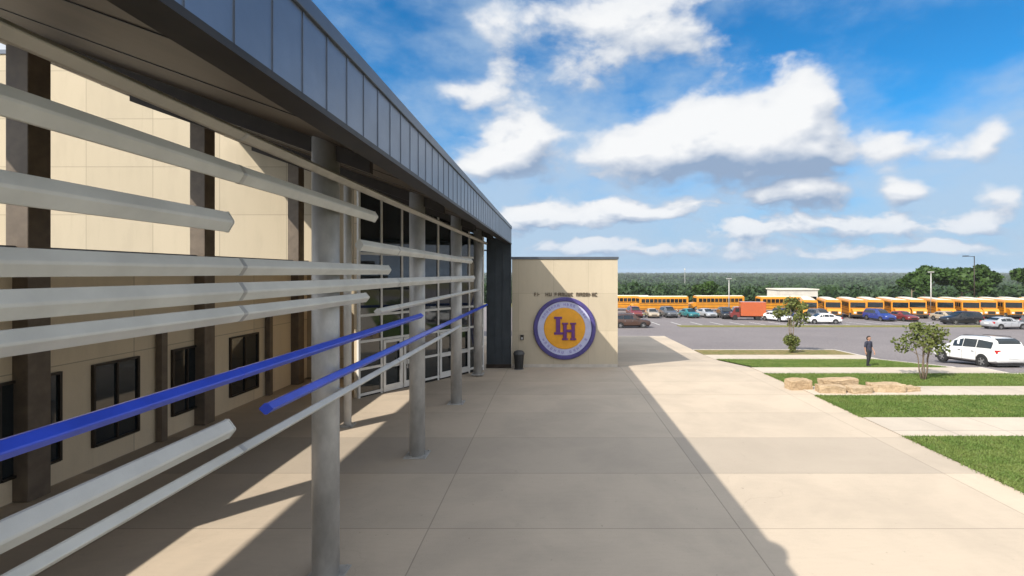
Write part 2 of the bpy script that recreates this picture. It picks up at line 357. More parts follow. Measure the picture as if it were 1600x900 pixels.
def tube(bm, pts, rads, seg=10, cap=True):
    rings = []
    for i, p in enumerate(pts):
        p = Vector(p)
        d = (Vector(pts[min(i + 1, len(pts) - 1)]) - Vector(pts[max(i - 1, 0)])).normalized()
        a = d.orthogonal().normalized() if abs(d.z) < 0.99 else Vector((1, 0, 0)); a = (a - d * a.dot(d)).normalized(); b = d.cross(a)
        rings.append([bm.verts.new(p + (a * math.cos(2 * math.pi * k / seg) + b * math.sin(2 * math.pi * k / seg)) * rads[i]) for k in range(seg)])
    for r0, r1 in zip(rings, rings[1:]):
        for k in range(seg): bm.faces.new((r0[k], r0[(k + 1) % seg], r1[(k + 1) % seg], r1[k]))
    if cap: bm.faces.new(rings[0]); bm.faces.new(rings[-1])
    return bm
def lathe(bm, prof, axis='z', c=(0, 0, 0), seg=32):
    """profile of (radius, height) round an axis"""
    rings = []
    for r, h in prof:
        ring = []
        for k in range(seg):
            a = 2 * math.pi * k / seg; q = (r * math.cos(a), r * math.sin(a))
            p = {'z': (q[0], q[1], h), 'y': (q[0], h, q[1]), 'x': (h, q[0], q[1])}[axis]
            ring.append(bm.verts.new((p[0] + c[0], p[1] + c[1], p[2] + c[2])))
        rings.append(ring)
    for r0, r1 in zip(rings, rings[1:]):
        for k in range(seg): bm.faces.new((r0[k], r0[(k + 1) % seg], r1[(k + 1) % seg], r1[k]))
    bm.faces.new(rings[0]); bm.faces.new(rings[-1])
    return bm

# ------------------------------------------------------------------ terrain
GZ = [(-400, 0), (20, 0), (26.2, -0.12), (32, -0.75), (45, -1.2), (75, -2.1), (130, -3.0), (160, -7.0), (220, -11.0), (400, -15.0), (1000, -16.0), (1800, -11.0), (2600, -5.5), (3600, -5.0)]
def gz(y):
    for (a, za), (b, zb) in zip(GZ, GZ[1:]):
        if y <= b: return za + (zb - za) * (y - a) / (b - a)
    return GZ[-1][1]
def rows_between(y0, y1, step=2.0):
    ys = {y0, y1}; ys |= {q for q, _ in GZ if y0 < q < y1}
    k = y0
    while k < y1: ys.add(k); k += step
    return sorted(ys)
def sheet(name, y0, y1, xl, xr, off, m, thick=0.0, step=4.0):
    """ground sheet between two edges given as functions of y (or numbers); thick > 0 gives a raised slab with sides"""
    fl = xl if callable(xl) else (lambda y: xl); fr = xr if callable(xr) else (lambda y: xr)
    bm = B(); prev = None; first = None
    ys = rows_between(y0, y1, step)
    for y in ys:
        z = gz(y) + off
        r = [bm.verts.new((fl(y), y, z)), bm.verts.new((fr(y), y, z))]
        if thick: r += [bm.verts.new((fr(y), y, z - thick)), bm.verts.new((fl(y), y, z - thick))]
        if prev:
            bm.faces.new((prev[0], prev[1], r[1], r[0]))
            if thick:
                bm.faces.new((prev[1], prev[2], r[2], r[1])); bm.faces.new((prev[3], prev[0], r[0], r[3]))
        else: first = r
        prev = r
    if thick: bm.faces.new(first); bm.faces.new(prev)
    o = part(name, bm, m)
    o['kind'] = 'structure'
    return o
# one ground sheet out to the horizon
bm = B(); prev = None
for y in [q for q, _ in GZ]:
    w = 420 if y < 160 else 420 + (y - 160) * 1.35
    r = [bm.verts.new((x * w, y, gz(y) - 0.12)) for x in (-1, -.3, .3, 1)]
    if prev:
        for k in range(3): bm.faces.new((prev[k], prev[k + 1], r[k + 1], r[k]))
    prev = r
part('ground', bm, M_field)['kind'] = 'structure'

PX = 10.7
def px_edge(y): return PX if y < 34 else PX + (y - 34) * 0.03
sheet('plaza', -16, 48, -40, px_edge, 0.0, M_plaza, 0.14)
ROADX = 23.0
sheet('lawn', -14, 14.7, PX, 75, 0.015, M_grass)
sheet('path', 14.7, 16.6, PX, 75, 0.02, M_path, .1)
sheet('lawn', 16.6, 19.6, PX, 75, 0.015, M_grass)
sheet('path', 19.6, 21.3, PX, 75, 0.02, M_path, .1)
sheet('lawn', 21.3, 24.3, PX, 75, 0.015, M_olive)
sheet('path', 24.3, 26.0, PX, ROADX, 0.02, M_path, .1)
sheet('lawn', 26.0, 32.0, PX + .2, ROADX - 1.6, 0.015, M_olive)
sheet('path', 32.0, 34.2, PX, ROADX - 1.4, 0.02, M_path, .1)
sheet('planting_bed', 34.2, 37.0, lambda y: px_edge(y) + .02, ROADX - 1.4, 0.02, M_bed)
# kerb and road
sheet('kerb', 37.0, 37.18, lambda y: px_edge(y), ROADX - 1.2, 0.03, M_kerb, .2)
sheet('kerb', 26.0, 37.18, ROADX - 1.38, ROADX - 1.2, 0.03, M_kerb, .2)
sheet('kerb', 24.3, 26.0, ROADX, ROADX + .18, 0.03, M_kerb, .2)
sheet('kerb', 24.12, 24.3, ROADX, 75, 0.03, M_kerb, .2)
sheet('road', 24.3, 37.2, ROADX - 1.2, 90, -0.09, M_asphalt)
sheet('road', 37.2, 110, -30, 170, -0.09, M_asphalt)
sheet('kerb', 48, 48.2, -30, px_edge(48), 0.0, M_kerb, .14)
sheet('lawn', 60.0, 62.4, 16, 95, -0.03, M_drygrass, .1)
sheet('lawn', 84.5, 87.0, 6, 36, -0.02, M_drygrass, .1)
sheet('lawn', 110, 128, -30, 200, -0.06, M_drygrass)
def stripes(y0, y1, x0, n, pitch):
    bm = B()
    for i in range(n):
        x = x0 + i * pitch
        vs = []
        for y in rows_between(y0, y1, 50):
            vs.append((bm.verts.new((x, y, gz(y) - 0.086)), bm.verts.new((x + .11, y, gz(y) - 0.086))))
        for a, b in zip(vs, vs[1:]): bm.faces.new((a[0], a[1], b[1], b[0]))
    part('road_marking', bm, M_paint)['kind'] = 'structure'
stripes(63.5, 69, 14, 30, 2.8)
stripes(78.6, 84.2, 12, 12, 2.8)
stripes(26.2, 32, 26.2, 8, 5.6)

# ------------------------------------------------------------------ canopy: roof and steel columns
SL = 0.363
def soff(x): return 6.64 + SL * (-2.3 - x)
XI = -15.1
Y0, Y1 = -14.0, 26.15
can = thing('entrance_canopy', 'long sloping metal canopy roof with blue grey seamed fascia along the school front', 'canopy', (-3.75, 7.9, 0))
bm = B(); prism(bm, [(-2.55, soff(-2.55)), (XI, soff(XI)), (XI, soff(XI) + .12), (-2.55, soff(-2.55) + .12)], 'y', Y0, Y1); part('soffit', bm, M_soffit, can, True)
for i in range(1, 20):
    y = Y0 + i * 2.0; bm = B()
    prism(bm, [(-2.6, soff(-2.6) - .012), (XI, soff(XI) - .012), (XI, soff(XI) - .001), (-2.6, soff(-2.6) - .001)], 'y', y, y + .03)
    part('soffit_joint_strip', bm, M_black, can, True)
bm = B(); prism(bm, [(-2.56, soff(-2.56) + .13), (XI + .02, soff(XI) + .13), (XI + .02, soff(XI) + .62), (-2.56, 7.48)], 'y', Y0 + .02, Y1 - .02); part('roof_deck', bm, M_deck, can, True)
bm = B(); box(bm, -2.54, -2.30, Y0 - .01, Y1 + .01, 6.64, 7.40)
k = 3.46 - 40 * .47
while k < Y1:
    if k > Y0: box(bm, -2.305, -2.290, k - .009, k + .009, 6.645, 7.395)
    k += .47
part('fascia', bm, M_fascia, can, True)
bm = B(); box(bm, -2.62, -2.265, Y0 - .03, Y1 + .03, 7.402, 7.56); part('coping', bm, M_coping, can, True, bevel=.01)
bm = B(); box(bm, -2.58, -2.275, Y0 - .02, Y1 + .02, 6.575, 6.638); part('drip_edge', bm, M_bronze, can, True)
COLY = [7.9 + 5.3 * i for i in range(-3, 4)]
def column(x, y, r, m, ztop, name='column', plate=True):
    bm = B()
    tube(bm, [(x, y, -0.2), (x, y, ztop)], [r, r], 28)
    o = part(name, bm, m, can, True, smooth=False)
    for p in o.data.polygons: p.use_smooth = abs(p.normal.z) < .5
    if plate:
        bm = B(); box(bm, x - r - .09, x + r + .09, y - r - .09, y + r + .09, .002, .028); part('base_plate', bm, M_galv, o, True, bevel=.004)
        for sx in (-1, 1):
            for sy in (-1, 1):
                bm = B(); tube(bm, [(x + sx * (r + .04), y + sy * (r + .04), .028), (x + sx * (r + .04), y + sy * (r + .04), .06)], [.016, .016], 6)
                part('anchor_bolt', bm, M_galv, o, True)
    return o
for y in COLY: column(-3.75, y, .21, M_galv, soff(-3.75) + .05)
for y in (15.75, 21.05): column(-6.76, y, .12, M_white_post, soff(-6.76) + .05, 'slim_post')
for y in (-5.3, 0.0, 5.3, 10.7, 16.0, 21.8):
    bm = B(); box(bm, -11.95, -11.45, y - .24, y + .24, 0, soff(-11.5) + .02)
    part('rear_column', bm, M_brownpost, can, True, bevel=.02)
# beams under the soffit, on the column lines
for y in COLY:
    bm = B(); prism(bm, [(-3.0, soff(-3.0) - .26), (-11.6, soff(-11.6) - .30), (-11.6, soff(-11.6) - .014), (-3.0, soff(-3.0) - .014)], 'y', y - .07, y + .07)
    part('rafter_beam', bm, M_bronze, can, True)

# ------------------------------------------------------------------ louvre screen
scr = thing('louver_screen', 'staggered horizontal metal sunshade louvers, silver and blue, fixed to the round steel columns', 'louvers', (-3.5, 7.9, 0))
def blade(z, y0, y1, h, d, m, name, label=None, tilt=0.0):
    bm = B()
    pts = [(-3.44 + a * d, z + b * h) for a, b in ((-.10, .5), (.10, .5), (.47, .06), (.47, -.06), (.10, -.5), (-.10, -.5), (-.47, -.06), (-.47, .06))]
    prism(bm, pts, 'y', y0, y1)
    o = part(name, bm, m, scr, True, label=label)
    o.modifiers.new('bevel', 'BEVEL').width = .005; o.modifiers['bevel'].segments = 2
    # end caps
    pc = [(-3.44 + (x + 3.44) * 1.06, z + (zz - z) * 1.05) for x, zz in pts]
    for ya, yb in ((y0 - .012, y0 - .001), (y1 + .001, y1 + .012)):
        bm = B(); prism(bm, pc, 'y', ya, yb); part('end_cap', bm, m, o, True)
    for cy in COLY:                                       # splice bands between the columns
        if y0 + .5 < cy - 2.65 < y1 - .5:
            bm = B(); pb_ = [(-3.44 + (x + 3.44) * 1.05, z + (zz - z) * 1.03) for x, zz in pts]; prism(bm, pb_, 'y', cy - 2.68, cy - 2.62)
            part('splice_band', bm, M_galv if m is not M_blue else M_blue, o, True)
    for cy in COLY:                                       # brackets back to the columns
        if y0 < cy < y1:
            bm = B(); box(bm, -3.60, -3.45, cy - .05, cy + .05, z - .045, z + .045); part('bracket', bm, M_galv, o, True)
YL = -9.0
blade(6.52, YL, 24.4, .13, .20, M_louvb, 'louver', 'beige topmost louver blade')
blade(6.08, YL, 9.2, .20, .15, M_louv, 'louver')
blade(5.54, YL, 5.05, .21, .15, M_louv, 'louver')
blade(5.50, 8.5, 20.0, .20, .15, M_louv, 'louver')
blade(5.07, YL, 9.95, .19, .15, M_louv, 'louver')
blade(4.80, YL, 20.6, .20, .15, M_louv, 'louver')
blade(4.56, YL, 8.75, .17, .17, M_louv, 'louver')
blade(4.25, 9.4, 22.2, .12, .15, M_louv, 'louver')
blade(3.90, YL, 12.4, .13, .16, M_blue, 'louver', 'blue upper louver blade')
blade(3.38, 5.75, 24.6, .13, .16, M_blue, 'louver', 'blue lower louver blade')
blade(3.36, YL, 5.05, .20, .18, M_louv, 'louver')
blade(3.06, YL, 17.6, .11, .15, M_louv, 'louver')

# ------------------------------------------------------------------ low building behind the columns
low = thing('classroom_building', 'low cream building with dark windows and brown posts behind the louvers', 'building', (-11.8, 14, 0))
LZ = 5.6
bm = B(); box(bm, -26, -11.8, -16, 22.98, 0, LZ - .2); part('wall', bm, M_cream_y, low, True)
bm = B(); box(bm, -26.05, -11.72, -16.05, 22.97, LZ - .197, LZ); part('roof', bm, M_coping, low, True)
for (y0, y1, z0, z1) in ((2.0, 3.6, .6, 2.6), (7.2, 8.6, .6, 2.6), (10.2, 11.4, .6, 2.6), (12.3, 13.55, .6, 2.6), (14.85, 15.95, .63, 2.58), (17.5, 19.05, .53, 2.6)):
    bm = B()
    box(bm, -11.83, -11.72, y0 - .06, y0, z0 - .06, z1 + .06); box(bm, -11.83, -11.72, y1, y1 + .06, z0 - .06, z1 + .06)
    box(bm, -11.83, -11.722, y0, y1, z1, z1 + .06); box(bm, -11.83, -11.70, y0, y1, z0 - .06, z0)
    box(bm, -11.83, -11.724, (y0 + y1) / 2 - .025, (y0 + y1) / 2 + .025, z0, z1)
    w = part('window', bm, M_bronze, low, True)
    bm = B(); box(bm, -11.79, -11.77, y0, y1, z0, z1); part('pane', bm, M_glass, w, True)
for y in (3.5, 8.9, 14.3, 19.7):
    bm = B(); box(bm, -11.76, -11.58, y - .11, y + .11, 0, 3.3); part('post', bm, M_brownpost, low, True, bevel=.01)
bm = B(); box(bm, -11.80, -11.50, -16, 22.6, 3.3, 3.5); part('lintel', bm, M_bronze, low, True)

# tall block behind, facing the camera
blk = thing('gymnasium_block', 'tall cream block with sunlit front rising behind the low building and canopy', 'building', (-15, 23, 0))
bm = B(); prism(bm, [(-36, 0), (-7.8, 0), (-7.8, soff(-7.8) - .01), (-15.0, soff(-15) - .01), (-15.2, 15.5), (-36, 15.5)], 'y', 23.0, 40.0); part('wall', bm, M_block, blk, True)
bm = B(); box(bm, -36.05, -15.17, 22.95, 40.05, 15.502, 15.7); part('coping', bm, M_coping, blk, True)

# ------------------------------------------------------------------ glazed entrance
A2, B2 = Vector((-7.8, 19.2)), Vector((-3.75, 25.35))
U = (B2 - A2).normalized(); LEN = (B2 - A2).length; N = Vector((U.y, -U.x))      # N faces the camera side
ent = thing('entrance_storefront', 'slanting glass entrance with pale frames and doors under the canopy', 'storefront', (A2.x, A2.y, 0))
def top(s): return soff(A2.x + U.x * s) - .06
nb = 7; bw = LEN / nb
frame = B(); glass = B()
for i in range(nb + 1):
    s = i * bw; obox(frame, A2, U, N, s - .045, s + .045, -.06, .06, -.2, top(s) - .02)
ROWS = [.12, 1.15, 2.25, 3.3, 4.6, 5.8]
for z in ROWS:
    for i in range(nb): obox(frame, A2, U, N, i * bw + .045, (i + 1) * bw - .045, -.057, .057, z - .05, z + .05)
for i in range(nb): obox(glass, A2, U, N, i * bw + .045, (i + 1) * bw - .045, -.012, .012, -.2, top((i + 1) * bw) - .05)
part('frame', frame, M_white_post, ent, True); part('glass', glass, M_glass, ent, True)
for i in (1, 2, 4, 5):
    bm = B(); s0, s1 = i * bw + .06, (i + 1) * bw - .06
    obox(bm, A2, U, N, s0, s0 + .11, .062, .11, .03, 2.19); obox(bm, A2, U, N, s1 - .11, s1, .062, .11, .03, 2.19)
    for za, zb in ((.03, .30), (1.02, 1.16), (2.08, 2.19)): obox(bm, A2, U, N, s0 + .11, s1 - .11, .064, .108, za, zb)
    dr = part('door', bm, M_white_post, ent, True)
    bm = B(); hs = s1 - .16 if i in (1, 4) else s0 + .12
    obox(bm, A2, U, N, hs, hs + .035, .15, .185, .85, 1.35); obox(bm, A2, U, N, hs, hs + .035, .11, .15, .88, .92); obox(bm, A2, U, N, hs, hs + .035, .11, .15, 1.28, 1.32)
    part('handle', bm, M_chrome, dr, True)
bm = B(); box(bm, -7.98, -7.85, 19.2, 22.98, 0, soff(-7.85) - .3); part('side_wall', bm, M_cream_y, ent, True)
bm = B()
prism(bm, [(-7.79, 19.35), (-7.79, 25.9), (-3.62, 25.9), (-3.62, 25.6)], 'z', 6.2, 6.26); part('ceiling', bm, M_soffit, ent, True)

pier = thing('metal_panel_wall', 'dark blue grey standing seam metal wall panel beside the cream emblem wall', 'wall', (-2.95, 26.0, 0))
bm = B(); prism(bm, [(-3.62, -.3), (-2.30, -.3), (-2.30, 6.57), (-3.62, soff(-3.62) - .02)], 'y', 25.9, 26.14)
part('panel', bm, M_seam, pier, True)
for i in range(4):
    x = -3.60 + i * .42; bm = B()
    box(bm, x, x + .025, 25.865, 25.899, .1, min(6.55, soff(x) - .1))
    part('seam', bm, M_seam, pier, True)
bm = B(); box(bm, -3.64, -2.28, 25.86, 25.897, -.3, .1); part('base_flashing', bm, M_bronze, pier, True)

# ------------------------------------------------------------------ wing with emblem
wing = thing('school_wing', 'cream walled wing at the end of the plaza carrying a round emblem', 'building', (0.6, 26.2, 0))
bm = B(); box(bm, -2.27, 3.5, 26.2, 42.0, -1.2, 5.76); part('wall', bm, M_cream_x, wing, True)
bm = B(); box(bm, -2.30, 3.55, 26.15, 42.05, 5.762, 5.90); part('coping', bm, M_coping, wing, True, bevel=.012)
bm = B(); box(bm, -2.262, 3.48, 26.17, 26.197, -.3, .04); part('base_course', bm, M_kerb, wing, True)

M_rim = mat('emblem_rim_purple', (0.075, 0.06, 0.22), 0.4, 0.1, 0.2, 4)
M_ring = mat('emblem_ring_white', (0.50, 0.51, 0.70), 0.5, 0, 0.06, 4)
M_gold = mat('emblem_gold', (0.80, 0.36, 0.02), 0.5, 0, 0.08, 3)
M_purp = mat('emblem_letter_purple', (0.13, 0.035, 0.20), 0.45, 0, 0.1, 3)
M_maroon = mat('emblem_letter_maroon', (0.20, 0.04, 0.09), 0.45, 0, 0.1, 3)
EX, EY, EZ = 0.60, 26.2, 2.0
emb = thing('round_emblem', 'round purple and gold LH emblem mounted on the cream end wall', 'emblem', (EX, EY, EZ))
bm = B(); lathe(bm, [(1.48, -.03), (1.48, -.12), (1.51, -.15), (1.66, -.15), (1.70, -.11), (1.70, -.002), (1.48, -.002)], 'y', seg=72); part('rim', bm, M_rim, emb, smooth=False)
bm = B(); lathe(bm, [(1.47, -.002), (1.47, -.08), (1.13, -.08), (1.13, -.002)], 'y', seg=72); part('white_ring', bm, M_ring, emb)
bm = B(); lathe(bm, [(.02, -.004), (1.12, -.004), (1.12, -.10), (1.08, -.11), (.02, -.11)], 'y', seg=72); part('gold_disc', bm, M_gold, emb)
rr = random.Random(3); M_rl = mat('ring_letter_violet', (0.25, 0.22, 0.50), .5)
for (a0, a1, n) in ((152, 28, 17), (208, 332, 14)):     # worn unreadable lettering round the ring
    for i in range(n):
        if i in (7, 12): continue
        bm = B(); a = R(a0 + (a1 - a0) * i / (n - 1)); c = Vector((math.cos(a), 0, math.sin(a))); t = Vector((-c.z, 0, c.x))
        for s in (-1, 1):
            q = c * 1.30 + t * s * rr.uniform(.025, .045); h = rr.uniform(.055, .08)
            vs = [bm.verts.new(q + c * e * h + t * f * .017 + Vector((0, y, 0))) for y in (-.088, -.081) for e, f in ((-1, -1), (1, -1), (1, 1), (-1, 1))]
            for f in ((0, 1, 2, 3), (4, 5, 6, 7), (0, 1, 5, 4), (1, 2, 6, 5), (2, 3, 7, 6), (3, 0, 4, 7)): bm.faces.new([vs[k_] for k_ in f])
        q = c * (1.30 + rr.choice((-.06, 0, .06)))
        vs = [bm.verts.new(q + c * e * .014 + t * f * .035 + Vector((0, y, 0))) for y in (-.087, -.082) for e, f in ((-1, -1), (1, -1), (1, 1), (-1, 1))]
        for f in ((0, 1, 2, 3), (4, 5, 6, 7), (0, 1, 5, 4), (1, 2, 6, 5), (2, 3, 7, 6), (3, 0, 4, 7)): bm.faces.new([vs[k_] for k_ in f])
        part('ring_letter', bm, M_rl, emb)
def slab_letter(rects, m, y0, y1, name):
    bm = B()
    for x0, x1, z0, z1 in rects: box(bm, x0, x1, y0, y1, z0, z1)
    return part(name, bm, m, emb, bevel=.008)
# L: stem, serifs, foot   H: two stems with serifs, bar
slab_letter([(-.47, -.24, -.20, .52), (-.57, -.14, .521, .64), (-.57, .10, -.33, -.201), (-.06, .10, -.199, -.02)], M_purp, -.165, -.112, 'letter_L')
slab_letter([(-.08, .12, -.52, .22), (.36, .56, -.52, .22), (.121, .359, -.20, -.05), (-.15, .19, .221, .32), (.29, .63, .221, .32), (-.15, .19, -.63, -.521), (.29, .63, -.63, -.521)], M_maroon, -.19, -.167, 'letter_H')
slab_letter([(-.055, .095, -.50, .20), (.385, .535, -.50, .20), (.10, .38, -.18, -.07), (-.125, .165, .24, .30), (.315, .605, .24, .30), (-.125, .165, -.61, -.54), (.315, .605, -.61, -.54)], M_purp, -.205, -.191, 'letter_H_face')
# row of small raised letters above the emblem (unreadable in the photo)
let = thing('wall_lettering', 'row of small dark raised letters on the cream wall above the emblem', 'lettering', (.65, 26.2, 3.85))
M_letter = mat('bronze_letter', (0.12, 0.09, 0.06), 0.5, 0.3, 0.2, 4); x = -1.70; rr = random.Random(11)
while x < 1.66:
    w = rr.uniform(.10, .16)
    if rr.random() < .13: x += .12; continue
    bm = B(); box(bm, x, x + .032, -.05, -.004, -.095, .095)
    if rr.random() < .75: box(bm, x + w - .032, x + w, -.05, -.004, -.095, .095)
    zz = rr.choice((-.078, 0, .078)); box(bm, x + .033, x + w - .033, -.049, -.005, zz - .016, zz + .016)
    if rr.random() < .5: box(bm, x + .033, x + w - .033, -.049, -.005, .062 if zz < .05 else -.094, .094 if zz < .05 else -.062)
    part('letter', bm, M_letter, let); x += w + .045

# bin and intercom by the wing
bn_ = thing('litter_bin', 'black litter bin standing at the foot of the cream wall beside the dark panel', 'bin', (-1.85, 25.6, gz(25.6)))
bm = B(); lathe(bm, [(.20, .0), (.22, .02), (.27, .74), (.285, .76), (.285, .80), (.24, .80), (.2, .3)], seg=24); part('body', bm, M_black, bn_)
bm = B(); lathe(bm, [(.30, .80), (.30, .84), (.24, .95), (.12, 1.0), (.05, 1.01)], seg=24); part('lid', bm, mat('grey_lid', (.06, .06, .06), .5), bn_)
bm = B(); lathe(bm, [(.26, .0), (.26, .03), (.22, .04), (.1, .04)], seg=24); part('foot', bm, mat('grey_foot', (.10, .10, .10), .6), bn_)
ic = thing('wall_intercom', 'small dark intercom box fixed to the cream wall above the bin', 'intercom', (-1.72, 26.2, 1.5))
bm = B(); box(bm, -.09, .09, -.07, -.002, -.14, .14); part('housing', bm, M_bronze, ic, bevel=.01)
bm = B(); box(bm, -.05, .05, -.078, -.071, -.10, .02); part('speaker_grille', bm, M_galv, ic)
# roof vent at the canopy edge, unseen and added to shadow the paving
rv = thing('roof_shadow_caster', 'added unseen grey shadow vent on the near edge of the canopy roof', 'caster', (-2.75, 2.05, 7.56))
bm = B(); lathe(bm, [(.16, -.1), (.16, .25), (.05, .25)], seg=20); part('caster_stem', bm, M_galv, rv)
bm = B(); lathe(bm, [(.36, .22), (.38, .27), (.30, .42), (.15, .50), (.04, .52)], seg=24); part('hood', bm, M_galv, rv)

# ------------------------------------------------------------------ foliage
def quads_object(name, cen, size, m, parent=None, normals=None, aspect=1.0):
    """many leaf-sized quads as one mesh"""
    n = len(cen); cen = np.asarray(cen, dtype=np.float64); size = np.broadcast_to(np.asarray(size, dtype=np.float64), (n,))
    a = rng.normal(size=(n, 3)); a /= np.linalg.norm(a, axis=1)[:, None]
    b = rng.normal(size=(n, 3)); b -= a * (a * b).sum(1)[:, None]; b /= np.linalg.norm(b, axis=1)[:, None]
    s = size[:, None] / 2
    v = np.stack([cen - a * s - b * s * aspect, cen + a * s - b * s * aspect * .6, cen + a * s * 1.1 + b * s * aspect, cen - a * s * .7 + b * s * aspect * .8], 1).reshape(-1, 3)
    me = bpy.data.meshes.new(name); me.vertices.add(4 * n); me.loops.add(4 * n); me.polygons.add(n)
    me.vertices.foreach_set('co', v.ravel()); me.loops.foreach_set('vertex_index', np.arange(4 * n, dtype=np.int32))
    me.polygons.foreach_set('loop_start', np.arange(0, 4 * n, 4, dtype=np.int32)); me.polygons.foreach_set('loop_total', np.full(n, 4, dtype=np.int32))
    me.update(calc_edges=True); me.materials.append(m)
    o = bpy.data.objects.new(name, me); COL.objects.link(o)
    if parent: o.parent = parent
    return o
def crown_points(clumps, per):
    out = []
    for (c, r) in clumps:
        d = rng.normal(size=(per, 3)); d /= np.linalg.norm(d, axis=1)[:, None]
        rad = rng.uniform(.25, 1.0, per) ** .6
        out.append(np.asarray(c) + d * rad[:, None] * np.asarray(r))
    return np.concatenate(out)
def make_tree(name, label, cat, loc, h, crown_r, crown_z0, leaf, nleaf, m, trunks=1, seed=1, group=None, trunk_r=.06, spread=.35):
    r_ = random.Random(seed)
    t = thing(name, label, cat, loc, group=group)
    bm = B(); clumps = []
    for k in range(trunks):
        a = 2 * math.pi * k / trunks + r_.uniform(-.4, .4); out = spread * crown_r * (0.5 if trunks > 1 else .05)
        p0 = Vector((math.cos(a) * .05 * (trunks > 1), math.sin(a) * .05 * (trunks > 1), -.1))
        p1 = p0 + Vector((math.cos(a) * out * .6, math.sin(a) * out * .6, crown_z0 + .1))
        p2 = p1 + Vector((math.cos(a) * out + r_.uniform(-.1, .1), math.sin(a) * out + r_.uniform(-.1, .1), (h - crown_z0) * .62))
        mid = p0.lerp(p1, .5) + Vector((r_.uniform(-.06, .06), r_.uniform(-.06, .06), 0)) * h / 4
        tube(bm, [p0, mid, p1, p2], [trunk_r * 1.25, trunk_r, trunk_r * .8, trunk_r * .3], 8)
        nl = 7 if trunks == 1 else 4
        for j in range(nl):
            f = r_.uniform(.05, .95); q = p1.lerp(p2, f); b_ = r_.uniform(0, 2 * math.pi); ln = crown_r * r_.uniform(.5, .95) * (1 - .45 * f)
            e = q + Vector((math.cos(b_) * ln, math.sin(b_) * ln, ln * r_.uniform(.3, .9)))
            tube(bm, [q, q.lerp(e, .55) + Vector((0, 0, .05 * ln)), e], [trunk_r * .38, trunk_r * .26, trunk_r * .1], 5, False)
            clumps.append((e, (crown_r * r_.uniform(.30, .46),) * 2 + (crown_r * r_.uniform(.24, .40),)))
        clumps.append((p2, (crown_r * .34, crown_r * .34, crown_r * .42)))
    part('trunk', bm, M_bark, t, smooth=True)
    pts = crown_points(clumps, max(8, nleaf // len(clumps)))
    quads_object('crown', pts, rng.uniform(leaf * .6, leaf * 1.3, len(pts)), m, t)
    return t
# young trees on the lawns
y = 35.6
make_tree('young_tree', 'slim young tree growing in the scrubby grass bed beside the road', 'tree', (17.6, y, gz(y)), 5.2, 1.15, 1.2, .14, 1100, M_leaf_y, 3, 4, trunk_r=.04, spread=.3)
sh = thing('low_shrub', 'low spreading green shrub at the foot of the slim young tree', 'shrub', (17.55, 35.3, gz(35.3)))
pts = crown_points([((0, 0, .4), (.26, .26, .4)), ((.32, .1, .85), (.3, .3, .42)), ((-.34, 0, .95), (.3, .3, .4)), ((.05, .2, 1.05), (.26, .26, .4))], 230)
quads_object('leaves', pts, rng.uniform(.06, .14, len(pts)), M_leaf_y, sh)
bm = B()
for k in range(5): tube(bm, [(0, 0, -.1), (math.cos(k * 1.3) * .25, math.sin(k * 1.3) * .25, .7)], [.018, .008], 5)
part('stems', bm, M_bark, sh)
y = 22.8
make_tree('multi_trunk_tree', 'sparse young tree with several bare leaning stems in front of the white car', 'tree', (17.55, y, gz(y)), 3.15, .92, 1.0, .10, 1200, M_leaf_y, 5, 9, trunk_r=.030, spread=.5)

# limestone seat blocks along the path
def stone(loc, sx, sy, sz, seed, rz):
    r_ = random.Random(seed)
    bm = B(); bmesh.ops.create_cube(bm, size=1)
    bmesh.ops.subdivide_edges(bm, edges=bm.edges[:], cuts=11, use_grid_fill=True)
    for v in bm.verts:
        p = Vector((v.co.x * sx, v.co.y * sy, v.co.z * sz + sz / 2))
        c = max(abs(v.co.x), abs(v.co.y)); n3 = mnoise.noise_vector(p * 2.1 + Vector((seed * 7.1, 0, 0))) * .045 + mnoise.noise_vector(p * 6 + Vector((seed * 3.3, 2, 0))) * .02 + mnoise.noise_vector(Vector((p.x * 3, p.y * 3, p.z * 22)) + Vector((seed, 5, 0))) * .016
        corner = sum(abs(k) > .45 for k in v.co)
        v.co = p * (1 - .022 * max(0, corner - 1)) + n3
        v.co.z = max(v.co.z, -.05)
    o = part('limestone_block', bm, M_stone); o.location = loc; o.rotation_euler = (0, 0, rz)
    return o
G_ST = 'limestone blocks along the path'
for args, lab in (
    (((10.62, 20.85, -.07), .98, .55, .48, 1, .10), 'leftmost pinkish tan limestone block, squat, nearest the paved plaza'),
    (((11.60, 20.15, -.05), 1.05, .5, .36, 2, -.06), 'low olive tan limestone block lying in front of the tallest block'),
    (((12.35, 20.85, -.07), 1.5, .6, .52, 3, .04), 'tallest pale pinkish limestone block in the middle of the stone row'),
    (((12.78, 20.1, -.06), .95, .5, .33, 6, .08), 'small pale limestone block between the low olive one and the long orange one'),
    (((14.05, 20.35, -.06), 1.35, .55, .40, 4, -.07), 'long orange tan limestone block right of the tallest block'),
    (((15.05, 20.45, -.06), .85, .5, .27, 5, .12), 'low limestone block at the right end of the stone row')):
    tag(stone(*args), lab, 'stone block', G_ST)

